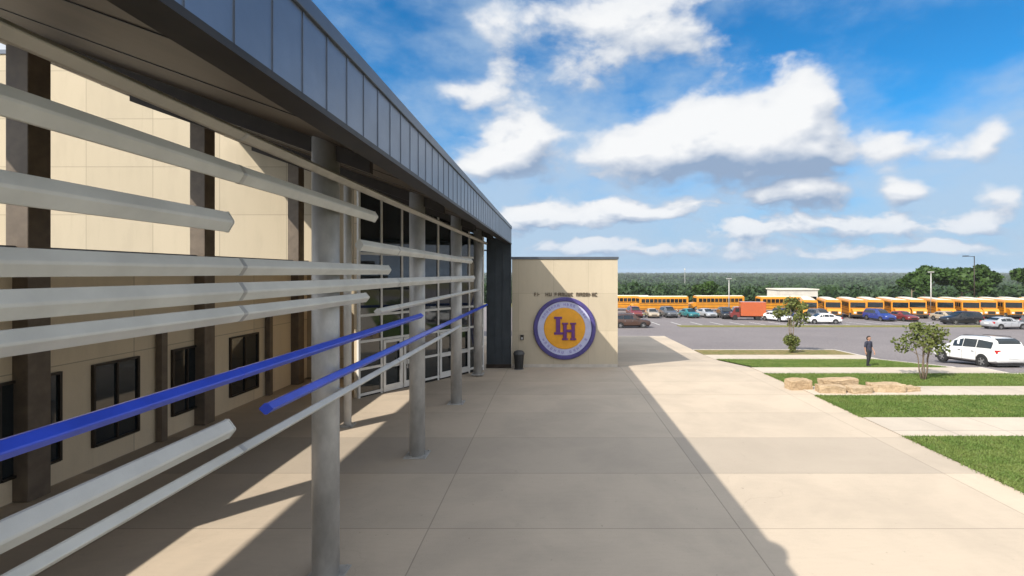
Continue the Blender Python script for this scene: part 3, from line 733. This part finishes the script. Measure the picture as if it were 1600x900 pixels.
# grass blades on the near lawns
def blades(name, x0, x1, y0, y1, n):
    x = rng.uniform(x0, x1, n); y = rng.uniform(y0 - .04, y1 + .04, n); e = rng.random(n) < .03; x[e] = x0 + rng.normal(-.03, .05, e.sum()); z = np.interp(y, [q for q, _ in GZ], [q for _, q in GZ]) + .015
    h = rng.uniform(.03, .075, n); a = rng.uniform(0, 2 * np.pi, n); w = rng.uniform(.006, .014, n)
    lx, ly = rng.normal(0, .03, n), rng.normal(0, .03, n)
    v = np.stack([np.stack([x - np.cos(a) * w, y - np.sin(a) * w, z], 1), np.stack([x + np.cos(a) * w, y + np.sin(a) * w, z], 1), np.stack([x + lx, y + ly, z + h], 1)], 1).reshape(-1, 3)
    me = bpy.data.meshes.new(name); me.vertices.add(3 * n); me.loops.add(3 * n); me.polygons.add(n)
    me.vertices.foreach_set('co', v.ravel()); me.loops.foreach_set('vertex_index', np.arange(3 * n, dtype=np.int32))
    me.polygons.foreach_set('loop_start', np.arange(0, 3 * n, 3, dtype=np.int32)); me.polygons.foreach_set('loop_total', np.full(n, 3, dtype=np.int32))
    me.update(calc_edges=True); me.materials.append(M_blade)
    o = bpy.data.objects.new(name, me); COL.objects.link(o)
    return tag(o, 'short green grass blades on the lawn strips beside the plaza', 'grass', kind='stuff')
blades('grass', PX + .03, 15.5, 10.5, 14.65, 26000)
g2 = blades('grass', PX + .03, 24, 16.65, 19.55, 52000)
g3 = blades('grass', PX + .03, 26, 21.35, 24.25, 34000)
g4 = blades('grass', PX + .25, ROADX - 1.65, 26.05, 31.9, 40000)

# ------------------------------------------------------------------ vehicles
PAINTS = {'white': (.74, .74, .73), 'black': (.014, .014, .016), 'silver': (.42, .43, .45), 'grey': (.12, .125, .135), 'blue': (.02, .04, .20), 'navy': (.015, .022, .07),
          'teal': (.03, .16, .17), 'maroon': (.16, .025, .022), 'brown': (.07, .035, .022), 'red': (.42, .095, .03), 'tan': (.36, .30, .22)}
def paint(c): return mat('paint_' + c, PAINTS[c], 0.28, 0.25 if c in ('silver', 'grey') else 0.0, 0.05, 2, coat=0.8)
SUV = [(-2.36, .48, .90, .96, .80, .72), (-2.29, .38, 1.05, 1.14, .90, .79), (-2.14, .33, 1.08, 1.55, .92, .70), (-1.85, .30, 1.08, 1.71, .93, .67), (-.6, .30, 1.06, 1.76, .93, .68),
       (.30, .30, 1.04, 1.72, .93, .68), (.72, .30, 1.03, 1.48, .93, .70), (1.12, .30, 1.02, 1.12, .93, .76), (1.9, .30, .96, 1.04, .91, .77), (2.25, .34, .86, .92, .86, .75), (2.37, .45, .70, .76, .77, .70)]
SEDAN = [(-2.30, .48, .80, .86, .78, .70), (-2.22, .36, .92, .98, .87, .78), (-1.65, .28, .96, 1.06, .89, .74), (-1.15, .27, .95, 1.36, .90, .64), (-.45, .27, .94, 1.45, .90, .63),
         (.25, .27, .93, 1.42, .90, .63), (.65, .27, .93, 1.22, .90, .66), (1.05, .27, .92, .98, .90, .75), (1.85, .28, .84, .90, .88, .76), (2.2, .32, .74, .80, .83, .73), (2.32, .42, .62, .66, .74, .66)]
def lerp_st(st, x):
    for a, b in zip(st, st[1:]):
        if a[0] <= x <= b[0]:
            f = (x - a[0]) / (b[0] - a[0]); return tuple(a[k] + (b[k] - a[k]) * f for k in range(6))
    return st[0] if x < st[0][0] else st[-1]
def make_car(kind, color, name, label, cat, loc, rz, group=None):
    st = SUV if kind == 'suv' else SEDAN
    t = thing(name, label, cat, loc, rz, group)
    bm = B(); prev = None
    for (x, zb, zt_, ztop, w, wr) in st:
        half = [(0, zb), (w * .86, zb), (w, zb + .10), (w * 1.005, zb + .55 * (zt_ - zb)), (w * .965, zt_), (wr, ztop - .05), (wr * .82, ztop), (0, ztop + .02)]
        ring = [bm.verts.new((x, y, z)) for y, z in half] + [bm.verts.new((x, -y, z)) for y, z in half[-2:0:-1]]
        if prev:
            n = len(ring)
            for k in range(n): bm.faces.new((prev[k], prev[(k + 1) % n], ring[(k + 1) % n], ring[k]))
        else: bm.faces.new(ring)
        prev = ring
    bm.faces.new(prev)
    part('body', bm, paint(color), t, smooth=True).modifiers.new('es', 'EDGE_SPLIT').split_angle = R(38)
    i_ws0, i_ws1, i_r0, i_r1 = (5, 7, 2, 3) if kind == 'suv' else (5, 7, 2, 3)
    xs_side = (-2.02, -1.05, -1.0, -.12, -.07, .62) if kind == 'suv' else (-1.2, -.62, -.57, .02, .07, .58)
    for s in (-1, 1):
        for a, b in ((0, 1), (2, 3), (4, 5)):
            P = []; bm = B()
            for x, (f0, f1) in ((xs_side[a], (.10, .84)), (xs_side[b], (.10, .84))):
                q = lerp_st(st, x)
                for f in (f0, f1):
                    P.append((x, s * (q[4] * .965 + (q[5] - q[4] * .965) * f + .014), q[2] + (q[3] - .05 - q[2]) * f))
            bm.faces.new([bm.verts.new(P[k]) for k in (0, 2, 3, 1)])
            part('side_window', bm, M_glass, t)
    def strip(x0, x1, name, steps):
        bm = B(); pr = None
        for k in range(steps + 1):
            x = x0 + (x1 - x0) * k / steps; q = lerp_st(st, x)
            dx, dz = (.012, .012) if x > 0 else (-.012, .012)
            r = [bm.verts.new((x + dx, y * q[5] * .86, q[3] + .012 + dz)) for y in (-1, 1)]
            if pr: bm.faces.new((pr[0], pr[1], r[1], r[0]))
            pr = r
        part(name, bm, M_glass, t)
    strip(.36, 1.06, 'windshield', 6); 
    if kind == 'suv': strip(-2.20, -1.90, 'rear_window', 4)
    else: strip(-1.6, -1.2, 'rear_window', 4)
    wb = 1.42 if kind == 'suv' else 1.38; wr_ = .36 if kind == 'suv' else .33
    w = st[4][4]
    for sx in (-1, 1):
        for s in (-1, 1):
            bm = B(); lathe(bm, [(wr_ + .055, w + .002), (wr_ + .055, w + .010), (.1, w + .010)], 'y', (sx * wb, 0, wr_ + .02), 24)
            if s < 0:
                for v in bm.verts: v.co.y *= -1
            part('wheel_arch', bm, M_black, t)
            bm = B(); lathe(bm, [(wr_ * .62, w - .2), (wr_ * .93, w - .2), (wr_, w - .16), (wr_, w - .01), (wr_ * .94, w + .022), (wr_ * .66, w + .022), (wr_ * .62, w - .0)], 'y', (sx * wb, 0, wr_), 24)
            if s < 0:
                for v in bm.verts: v.co.y *= -1
            wh = part('wheel', bm, M_rubber, t)
            bm = B(); lathe(bm, [(wr_ * .61, w - .02), (wr_ * .61, w + .012), (wr_ * .5, w + .0), (.06, w + .014), (.02, w + .014)], 'y', (sx * wb, 0, wr_), 20)
            for k in range(5):
                a = 2 * math.pi * k / 5; c = Vector((math.cos(a), 0, math.sin(a))); d = Vector((-c.z, 0, c.x)); o0 = Vector((sx * wb, w + .02, wr_))
                bm.faces.new([bm.verts.new(o0 + c * r * wr_ + d * e * .035) for r, e in ((.1, -1), (.58, -1), (.58, 1), (.1, 1))])
            if s < 0:
                for v in bm.verts: v.co.y *= -1
            part('rim', bm, M_chrome, wh)
    fx, rx = st[-2], st[1]
    for s in (-1, 1):
        bm = B(); y0, y1 = sorted((s * .50, s * .80)); box(bm, fx[0] - .12, fx[0] + .055, y0, y1, fx[2] - .13, fx[2] - .0); part('headlight', bm, M_lamp, t, bevel=.02)
        bm = B(); y0, y1 = sorted((s * .62, s * .885)); box(bm, rx[0] - .045, rx[0] + .12, y0, y1, rx[2] - .20, rx[2] + .02); part('tail_light', bm, M_red_lamp, t, bevel=.02)
        bm = B(); y0, y1 = sorted((s * (w - .02), s * (w + .16))); box(bm, .70, .82, y0, y1, st[6][2] + .05, st[6][2] + .19); part('mirror', bm, paint(color), t, bevel=.03)
        for x in (-1.02, -.09, .80):
            bm = B(); box(bm, x - .006, x + .006, min(s * (w * 1.0), s * (w * 1.009)), max(s * (w * 1.0), s * (w * 1.009)), .36, st[4][2] - .12)
            part('door_seam', bm, M_black, t)
        for x in (-.92, .0):
            bm = B(); box(bm, x, x + .17, *sorted((s * (w * .99), s * (w * 1.02 + .012))), st[4][2] - .17, st[4][2] - .135)
            part('door_handle', bm, M_chrome, t)
    bm = B(); box(bm, st[-1][0] - .10, st[-1][0] + .03, -.42, .42, .50, .66); part('grille', bm, M_black, t, bevel=.02)
    bm = B(); box(bm, st[0][0] - .03, st[0][0] + .1, -.27, .27, .62, .76); part('number_plate', bm, M_lamp, t)
    bm = B(); box(bm, -2.2, 2.2, -w * .8, w * .8, .20, .34); part('underbody', bm, M_black, t)
    if kind == 'suv':
        for s in (-1, 1):
            bm = B(); tube(bm, [(-1.7, s * .60, 1.745), (-1.6, s * .60, 1.80), (0.0, s * .60, 1.80), (.15, s * .60, 1.76)], [.016] * 4, 6); part('roof_rail', bm, M_black, t)
    return t
RZ = -0.09
yv = 29.0
white_suv = make_car('suv', 'white', 'parked_car', 'large white sport utility car parked beyond the sparse many stemmed tree', 'car', (25.55, yv, gz(yv) + RZ + .005), R(90))
white_suv.rotation_euler = (math.atan(-.06) * 0, math.atan(.06), R(90))
G_CARS = 'cars parked in the far lot'
def put_car(kind, col, x, y, rz, label): return make_car(kind, col, 'parked_car', label, 'car', (x, y, gz(y) + RZ + .005), R(rz), G_CARS)
put_car('suv', 'brown', 9.5, 59.5, 4, 'dark brown car on the road close to the right end of the cream wing')
put_car('suv', 'maroon', 13.4, 79.5, -86, 'maroon sport utility car farthest left in the lot, beyond the brown car')
put_car('sedan', 'tan', 16.2, 79.0, -92, 'tan sedan parked between the maroon sport utility car and the dark grey one')
put_car('suv', 'grey', 19.0, 79.4, -84, 'dark grey sport utility car left of the teal green car')
put_car('sedan', 'teal', 22.3, 79.0, -80, 'teal green car between the dark grey and the silver car')
put_car('sedan', 'silver', 25.2, 79.2, -82, 'silver car parked right of the teal green car')
put_car('suv', 'black', 27.6, 77.0, -95, 'black sport utility car between the silver car and the red box truck')
put_car('sedan', 'white', 32.9, 70.8, -70, 'small white sedan nosed in right of the red box truck')
put_car('suv', 'navy', 35.6, 74.0, -85, 'navy car behind the slim young tree')
put_car('sedan', 'white', 36.9, 66.0, 175, 'white sedan crossing the lot right of the slim young tree')
put_car('suv', 'grey', 40.0, 72.0, -88, 'grey sport utility car parked at the left end of the bus row')
put_car('suv', 'blue', 48.7, 71.8, -86, 'bright blue car parked in front of the yellow buses')
put_car('sedan', 'maroon', 52.0, 71.6, -88, 'maroon sedan parked right of the bright blue car')
put_car('suv', 'black', 55.0, 64.8, 178, 'black car standing along the dry grass island behind the sparse tree')
put_car('sedan', 'silver', 54.0, 57.5, 4, 'pale silver sedan on the road above the white car roof')
put_car('suv', 'grey', 60.0, 58.6, 2, 'dark grey car on the road at the right edge of the picture')
put_car('sedan', 'tan', 58.0, 70.8, -90, 'tan sedan parked under the row of yellow buses on the right')

M_byel = mat('bus_yellow', (.58, .235, .014), .42, 0, .12, 1.5, coat=.3)
M_broof = mat('bus_white_roof', (.66, .62, .52), .5, 0, .08, 2)
def make_bus(label, loc, rz, group):
    t = thing('school_bus', label, 'bus', loc, rz, group)
    def prof(w, z0, z1, r, n=5):
        p = [(-w, z0), (w, z0)]
        for k in range(n + 1):
            a = math.pi / 2 * k / n; p.append((w - r + r * math.cos(a), z1 - r + r * math.sin(a)))
        for k in range(n + 1):
            a = math.pi / 2 * (1 + k / n); p.append((-w + r + r * math.cos(a), z1 - r + r * math.sin(a)))
        return p
    bm = B(); prism(bm, prof(1.21, .55, 3.0, .32), 'x', -5.3, 4.2); part('body', bm, M_byel, t)
    bm = B(); prism(bm, [(x, z) for x, z in ((-.85, 2.93), (.85, 2.93), (.8, 3.06), (.4, 3.10), (-.4, 3.10), (-.8, 3.06))], 'x', -5.2, 4.1); part('roof', bm, M_broof, t)
    bm = B(); prism(bm, [(4.2, .6), (5.55, .62), (5.65, .9), (5.6, 1.35), (5.3, 1.62), (4.2, 1.75)], 'y', -1.0, 1.0); part('hood', bm, M_byel, t, bevel=.05)
    for s in (-1, 1):
        for k in range(11):
            x = -4.9 + k * .80
            bm = B(); box(bm, x, x + .68, *sorted((s * 1.205, s * 1.222)), 1.85, 2.55); part('window', bm, M_glass, t)
        for z in (.72, 1.28, 1.66):
            bm = B(); box(bm, -5.25, 4.1, *sorted((s * 1.208, s * 1.235)), z, z + .06)
            part('rub_rail', bm, M_black, t)
        bm = B(); box(bm, 5.45, 5.68, *sorted((s * .55, s * .85)), .95, 1.2); part('headlight', bm, M_lamp, t)
        bm = B(); box(bm, -5.34, -5.28, *sorted((s * .75, s * 1.0)), 1.35, 1.6); part('tail_light', bm, M_red_lamp, t)
        for x, dw in ((4.3, 0), (-3.0, 0)):
            bm = B(); lathe(bm, [(.2, .85), (.46, .85), (.5, .9), (.5, 1.16), (.45, 1.2), (.3, 1.2)], 'y', (x, 0, .5), 20)
            if s < 0:
                for v in bm.verts: v.co.y *= -1
            wh = part('wheel', bm, M_rubber, t)
            bm = B(); lathe(bm, [(.3, 1.15), (.3, 1.205), (.1, 1.19), (.05, 1.22)], 'y', (x, 0, .5), 16)
            if s < 0:
                for v in bm.verts: v.co.y *= -1
            part('rim', bm, M_broof, wh)
    bm = B(); box(bm, 4.19, 4.225, -1.05, 1.05, 1.78, 2.62); part('windshield', bm, M_glass, t)
    for ya, yb, za in ((-.95, -.5, 1.8), (-.4, .4, 1.2), (.5, .95, 1.8)):
        bm = B(); box(bm, -5.33, -5.29, ya, yb, za, 2.5); part('rear_window', bm, M_glass, t)
    for xa, xb in ((5.6, 5.78), (-5.48, -5.3)):
        bm = B(); box(bm, xa, xb, -1.15, 1.15, .48, .78); part('bumper', bm, M_black, t, bevel=.03)
    bm = B(); box(bm, 5.56, 5.66, -.45, .45, .85, 1.3); part('grille', bm, M_black, t)
    return t
NUMS = ['leftmost yellow bus of the long row, end on beside the pale portable building', 'second yellow bus from the left in the long row, above the grey parked car', 'third yellow bus from the left in the long row', 'fourth yellow bus from the left in the long row, behind the bright blue car', 'fifth yellow bus from the left in the long row, above the maroon sedan', 'sixth yellow bus from the left in the long row', 'seventh yellow bus from the left in the long row, behind the pale slender lamp post', 'eighth yellow bus from the left in the long row', 'ninth yellow bus from the left in the long row, near the tall dark lamp post', 'tenth yellow bus from the left in the long row', 'eleventh yellow bus from the left in the long row', 'twelfth yellow bus from the left, above the silver sedan on the road', 'second to last yellow bus at the right end of the row', 'rightmost yellow bus of the long row, cut by the picture edge']
G_BUS = 'yellow school buses parked side by side in the long row'
LB = 'yellow school bus with white roof parked in the long row across the lot'
bus = make_bus(LB, (0, 0, 0), 0, G_BUS)
for i in range(14):
    b_ = bus if i == 0 else copy_tree(bus); b_['label'] = NUMS[i]
    yy = 81.0 - .05 * i + ((i * 53) % 7 - 3) * .14; b_.location = (42.8 + i * 3.55 + ((i * 29) % 5 - 2) * .08, yy, gz(yy) + RZ + .004); b_.rotation_euler = (0, 0, R(-112 + ((i * 37 % 5) - 2) * 1.3))
for i, (x, yy, a, lab) in enumerate(((20.5, 93, 183, 'yellow bus standing broadside behind the teal and silver cars'), (14.0, 98, 176, 'yellow bus farthest left, broadside beyond the end of the cream wing'), (32.4, 96, 182, 'yellow bus broadside behind the red box truck'), (43.6, 92.5, 180, 'yellow bus broadside in front of the pale portable building, behind the slim young tree'))):
    b_ = copy_tree(bus); b_.location = (x, yy, gz(yy) + RZ + .004); b_.rotation_euler = (0, 0, R(a)); b_['label'] = lab; b_['group'] = 'yellow buses standing broadside at the back of the lot'

bt = thing('box_truck', 'orange red box truck parked among the cars left of the slim young tree', 'truck', (29.6, 73.5, gz(73.5) + RZ + .004), R(168))
bt.scale = (.8, .86, .9)
bm = B(); box(bm, -3.2, 1.3, -1.15, 1.15, .75, 3.1); part('cargo_box', bm, paint('red'), bt, bevel=.04)
bm = B(); prism(bm, [(1.4, .5), (3.1, .5), (3.15, 1.2), (2.75, 1.4), (2.35, 2.2), (1.4, 2.25)], 'y', -.98, .98); part('cab', bm, paint('maroon'), bt, bevel=.04)
bm = B(); prism(bm, [(2.80, 1.42), (2.42, 2.14), (2.40, 2.13), (2.78, 1.41)], 'y', -.88, .88); part('windshield', bm, M_glass, bt)
for s in (-1, 1):
    bm = B(); box(bm, 1.55, 2.25, *sorted((s * .975, s * .99)), 1.4, 2.05); part('side_window', bm, M_glass, bt)
    for x in (2.3, -1.8):
        bm = B(); lathe(bm, [(.2, .75), (.44, .75), (.46, .8), (.46, 1.0), (.25, 1.03)], 'y', (x, 0, .46), 18)
        if s < 0:
            for v in bm.verts: v.co.y *= -1
        part('wheel', bm, M_rubber, bt)
bm = B(); box(bm, -3.15, 2.9, -.5, .5, .45, .74); part('chassis', bm, M_black, bt)

# ------------------------------------------------------------------ person on the path
yp = 26.6
per = thing('person', 'person in dark clothes standing beside the road near the white car', 'person', (17.45, yp, gz(yp) + .02), R(200))
def capsules(segs, name, m, vox, parent=None):
    bm = B()
    for (p0, r0, p1, r1) in segs:
        p0, p1 = Vector(p0), Vector(p1)
        for p, r in ((p0, r0), (p1, r1)):
            bmesh.ops.create_uvsphere(bm, u_segments=12, v_segments=8, radius=r, matrix=Matrix.Translation(p))
        if (p1 - p0).length > 1e-4: tube(bm, [p0, p1], [r0, r1], 12)
    o = part(name, bm, m, parent, smooth=True)
    md = o.modifiers.new('remesh', 'REMESH'); md.mode = 'VOXEL'; md.voxel_size = vox; md.use_smooth_shade = True
    ms = o.modifiers.new('smooth', 'SMOOTH'); ms.factor = .5; ms.iterations = 3
    return o
M_skin = mat('skin', (.36, .20, .14), .5, 0, .08, 8); M_shirt = mat('dark_shirt', (.025, .028, .05), .8, 0, .2, 10); M_trs = mat('dark_trousers', (.018, .019, .024), .85, 0, .2, 10); M_hair = mat('dark_hair', (.02, .013, .009), .6, 0, .3, 30)
SC = 1.64 / 1.75
def S(*p): return tuple(SC * q for q in p)
segs = [(S(0, 0, 1.0), .13, S(0, 0, 1.2), .125), (S(0, 0, 1.2), .125, S(0, .0, 1.36), .13), (S(-.13, 0, 1.40), .07, S(.13, 0, 1.40), .07), (S(0, .01, 1.42), .058, S(0, .015, 1.55), .054),
        (S(0, .02, 1.63), .085, S(0, .035, 1.675), .092), (S(0, .06, 1.575), .055, S(0, .05, 1.62), .07), (S(0, .118, 1.615), .013, S(0, .105, 1.655), .009),
        (S(-.092, .02, 1.63), .014, S(-.092, .015, 1.66), .016), (S(.092, .02, 1.63), .014, S(.092, .015, 1.66), .016), (S(-.03, .108, 1.578), .008, S(.03, .108, 1.578), .008)]
fingers = []
for s, fw in ((-1, .10), (1, -.06)):
    sh_, el, wr2 = S(s * .20, 0, 1.40), S(s * .25, -.02 + fw * .2, 1.12), S(s * .25, .06 + fw, .88)
    hd = (wr2[0], wr2[1] + .02, wr2[2] - .085)
    segs += [(sh_, .058, el, .043), (el, .042, wr2, .028), (wr2, .028, hd, .034)]
    for k in range(4):
        yo = -.028 + k * .019; L = (.062, .074, .078, .060)[k]
        a = (hd[0], hd[1] + yo, hd[2] - .025); b2 = (a[0] - s * .008, a[1] + .008, a[2] - L * .55); c2 = (b2[0] - s * .02, b2[1] + .012, b2[2] - L * .4)
        segs += [(a, .0095, b2, .009), (b2, .009, c2, .007)]
    th = (hd[0] - s * .012, hd[1] + .035, hd[2] + .02); segs += [((wr2[0], wr2[1] + .015, wr2[2] - .03), .013, th, .012), (th, .011, (th[0] - s * .01, th[1] + .022, th[2] - .045), .008)]
    hip, kn, an = S(s * .09, 0, .93), S(s * .10, .03 + fw * -.5, .50), S(s * .11, -.03 - fw, .09)
    toe = (an[0] + s * .02, an[1] + .15, .035)
    segs += [(hip, .10, kn, .062), (kn, .058, an, .038), ((an[0], an[1] - .03, .04), .036, toe, .03)]
body = capsules(segs, 'body', M_skin, .007, per)
sh2 = [(S(0, 0, .95), .150, S(0, 0, 1.2), .14), (S(0, 0, 1.2), .14, S(0, 0, 1.36), .143), (S(-.13, 0, 1.395), .082, S(.13, 0, 1.395), .082)]
tr = [(S(0, 0, .97), .146, S(0, 0, .90), .13)]
shoes = []
for s, fw in ((-1, .10), (1, -.06)):
    sh2.append((S(s * .20, 0, 1.395), .070, S(s * .243, -.015 + fw * .15, 1.16), .058))
    kn, an = S(s * .10, .03 + fw * -.5, .50), S(s * .11, -.03 - fw, .12)
    tr += [(S(s * .09, 0, .92), .115, kn, .080), (kn, .078, an, .062)]
    an = S(s * .11, -.03 - fw, .09); shoes += [((an[0], an[1] - .03, .048), .047, (an[0] + s * .02, an[1] + .15, .042), .040)]
capsules(sh2, 'shirt', M_shirt, .012, per); capsules(tr, 'trousers', M_trs, .012, per); capsules(shoes, 'shoes', M_black, .01, per)
capsules([(S(0, -.005, 1.67), .098, S(0, .02, 1.70), .095), (S(0, -.04, 1.60), .07, S(0, -.03, 1.66), .085)], 'hair', M_hair, .01, per)

# ------------------------------------------------------------------ lamp posts, portable building, mast
def lamp(x, y, h, label, arm=1, cat='street lamp'):
    t = thing('street_lamp', label, cat, (x, y, gz(y) - .1), 0, 'lamp posts in the car park')
    bm = B(); tube(bm, [(0, 0, .6), (0, 0, h)], [.10, .065], 10); part('pole', bm, M_bronze if arm else M_galv, t, smooth=True)
    bm = B(); lathe(bm, [(.28, 0), (.28, .58), (.24, .62), (.05, .62)], seg=16); part('footing', bm, M_kerb, t)
    bm = B()
    if arm: tube(bm, [(0, 0, h - .1), (-1.0, 0, h), (-1.15, 0, h)], [.05, .04, .04], 8); part('arm', bm, M_bronze, t); bm = B(); box(bm, -1.95, -1.1, -.22, .22, h - .07, h + .09)
    else: box(bm, -.45, .45, -.16, .16, h, h + .16)
    part('lamp_head', bm, M_bronze if arm else M_galv, t, bevel=.03)
lamp(74.5, 85.0, 10.4, 'tall dark lamp post with one arm above the right end of the buses')
lamp(62.5, 79.5, 7.4, 'pale slender lamp post in front of the big dark green trees', 0)
lamp(29.6, 81.0, 6.3, 'short pale lamp post behind the cars near the red box truck', 0)

pb = thing('portable_building', 'pale flat roofed portable building behind the slim young tree', 'building', (50, 100, gz(100) - .1))
bm = B(); box(bm, -4.2, 3.4, -3, 3, .4, 4.2); part('wall', bm, mat('pale_siding', (.56, .53, .47), .7, 0, .1, .8), pb)
bm = B(); box(bm, -4.4, 3.6, -3.2, 3.2, 4.203, 4.45); part('roof', bm, M_broof, pb)
bm = B(); box(bm, -4.1, 3.3, -2.9, 2.9, 0, .398); part('skirting', bm, M_galv, pb)
for x in (-3.2, -1.3, 2.5):
    bm = B(); box(bm, x - .6, x + .6, -3.06, -3.003, 1.6, 2.9); part('window', bm, M_glass, pb)
bm = B(); box(bm, .6, 1.6, -3.06, -3.003, .5, 2.7); part('door', bm, M_coping, pb)
rm = thing('radio_mast', 'thin distant mast rising above the wooded horizon', 'mast', (164, 600, gz(600)))
bm = B()
for k in range(3): tube(bm, [(math.cos(k * 2.094) * .9, math.sin(k * 2.094) * .9, 0), (math.cos(k * 2.094) * .3, math.sin(k * 2.094) * .3, 27)], [.12, .10], 6)
for k in range(18): lathe(bm, [(.9 - .033 * k, k * 1.5), (.9 - .033 * k, k * 1.5 + .08), (.85 - .033 * k, k * 1.5 + .08), (.85 - .033 * k, k * 1.5)], seg=3)
part('lattice', bm, M_galv, rm)
bm = B(); lathe(bm, [(.7, 24.5), (.7, 26), (.3, 26.2)], seg=10); part('antenna_drum', bm, M_broof, rm)

# ------------------------------------------------------------------ big trees at the right, hedge trees, far wood
G_TR = 'big trees behind the bus row'
for i, (x, y, h, cr, lab) in enumerate(((83.5, 112, 8.4, 3.8, 'dark green oak at the left end of the tall clump behind the buses'), (88, 114, 10.2, 5.4, 'tallest dark green oak of the clump behind the buses'), (96, 113, 9.8, 5.2, 'broad oak right of the tallest tree behind the buses'),
                                        (103, 116, 9.0, 5.0, 'oak behind the tall dark lamp post'), (112, 112, 8.3, 4.8, 'oak right of the tall dark lamp post'), (120, 117, 9.6, 5.4, 'oak near the right edge of the picture beyond the buses'), (37, 118, 5.2, 3.4, 'small dark tree behind the red box truck and the broadside bus'))):
    make_tree('oak_tree', lab, 'tree', (x, y, gz(y) - .1), h, cr, h * .25, .75, 2600, M_leaf_d, 1, 20 + i, G_TR, trunk_r=.22, spread=.5)
def wood():
    cs, sz = [], []
    def band(y0, y1, pitch, nq, q, h, r):
        n = int((y1 ** 2 - y0 ** 2) / 2 * 1.75 / pitch ** 2)
        y = np.sqrt(rng.uniform(y0 ** 2, y1 ** 2, n)); x = y * rng.uniform(-.25, 1.5, n)
        z = np.interp(y, [a for a, _ in GZ], [b for _, b in GZ]) - .15 + 1.6 * np.sin(x * .011 + y * .004) * np.clip((y - 180) / 200, 0, 1)
        hh = h * rng.uniform(.7, 1.25, n); rr_ = r * rng.uniform(.8, 1.25, n)
        d = rng.normal(size=(n, nq, 3)); d /= np.linalg.norm(d, axis=2)[:, :, None]
        rad = rng.uniform(.35, 1, (n, nq)) ** .5
        p = np.empty((n, nq, 3))
        p[:, :, 0] = x[:, None] + d[:, :, 0] * rad * rr_[:, None]; p[:, :, 1] = y[:, None] + d[:, :, 1] * rad * rr_[:, None]
        p[:, :, 2] = z[:, None] + hh[:, None] * .58 + d[:, :, 2] * rad * hh[:, None] * .44
        cs.append(p.reshape(-1, 3)); sz.append(q * rng.uniform(.6, 1.3, n * nq))
    band(150, 300, 6.0, 90, 1.0, 6.8, 3.4)
    band(300, 800, 9.5, 30, 2.4, 8.0, 5.0)
    band(800, 2900, 26, 14, 8.0, 9.0, 12)
    o = quads_object('far_wood', np.concatenate(cs), np.concatenate(sz), M_leaf_f)
    tag(o, 'dark green woodland covering the low country out to the horizon', 'woodland', kind='stuff')
wood()

# ------------------------------------------------------------------ air
hm = bpy.data.materials.new('haze_air'); hm.use_nodes = True
hn = hm.node_tree.nodes; hn.remove(hn['Principled BSDF'])
pv = hn.new('ShaderNodeVolumePrincipled'); pv.inputs['Color'].default_value = (.86, .92, 1, 1); pv.inputs['Density'].default_value = 0.00014
hm.node_tree.links.new(pv.outputs[0], hn['Material Output'].inputs['Volume'])
bm = B(); box(bm, -5200, 5200, -430, 3650, -17.5, 30)
hz = part('haze', bm, hm); hz['kind'] = 'stuff'
tag(hz, 'thin blue air haze over the distant woods', 'haze')
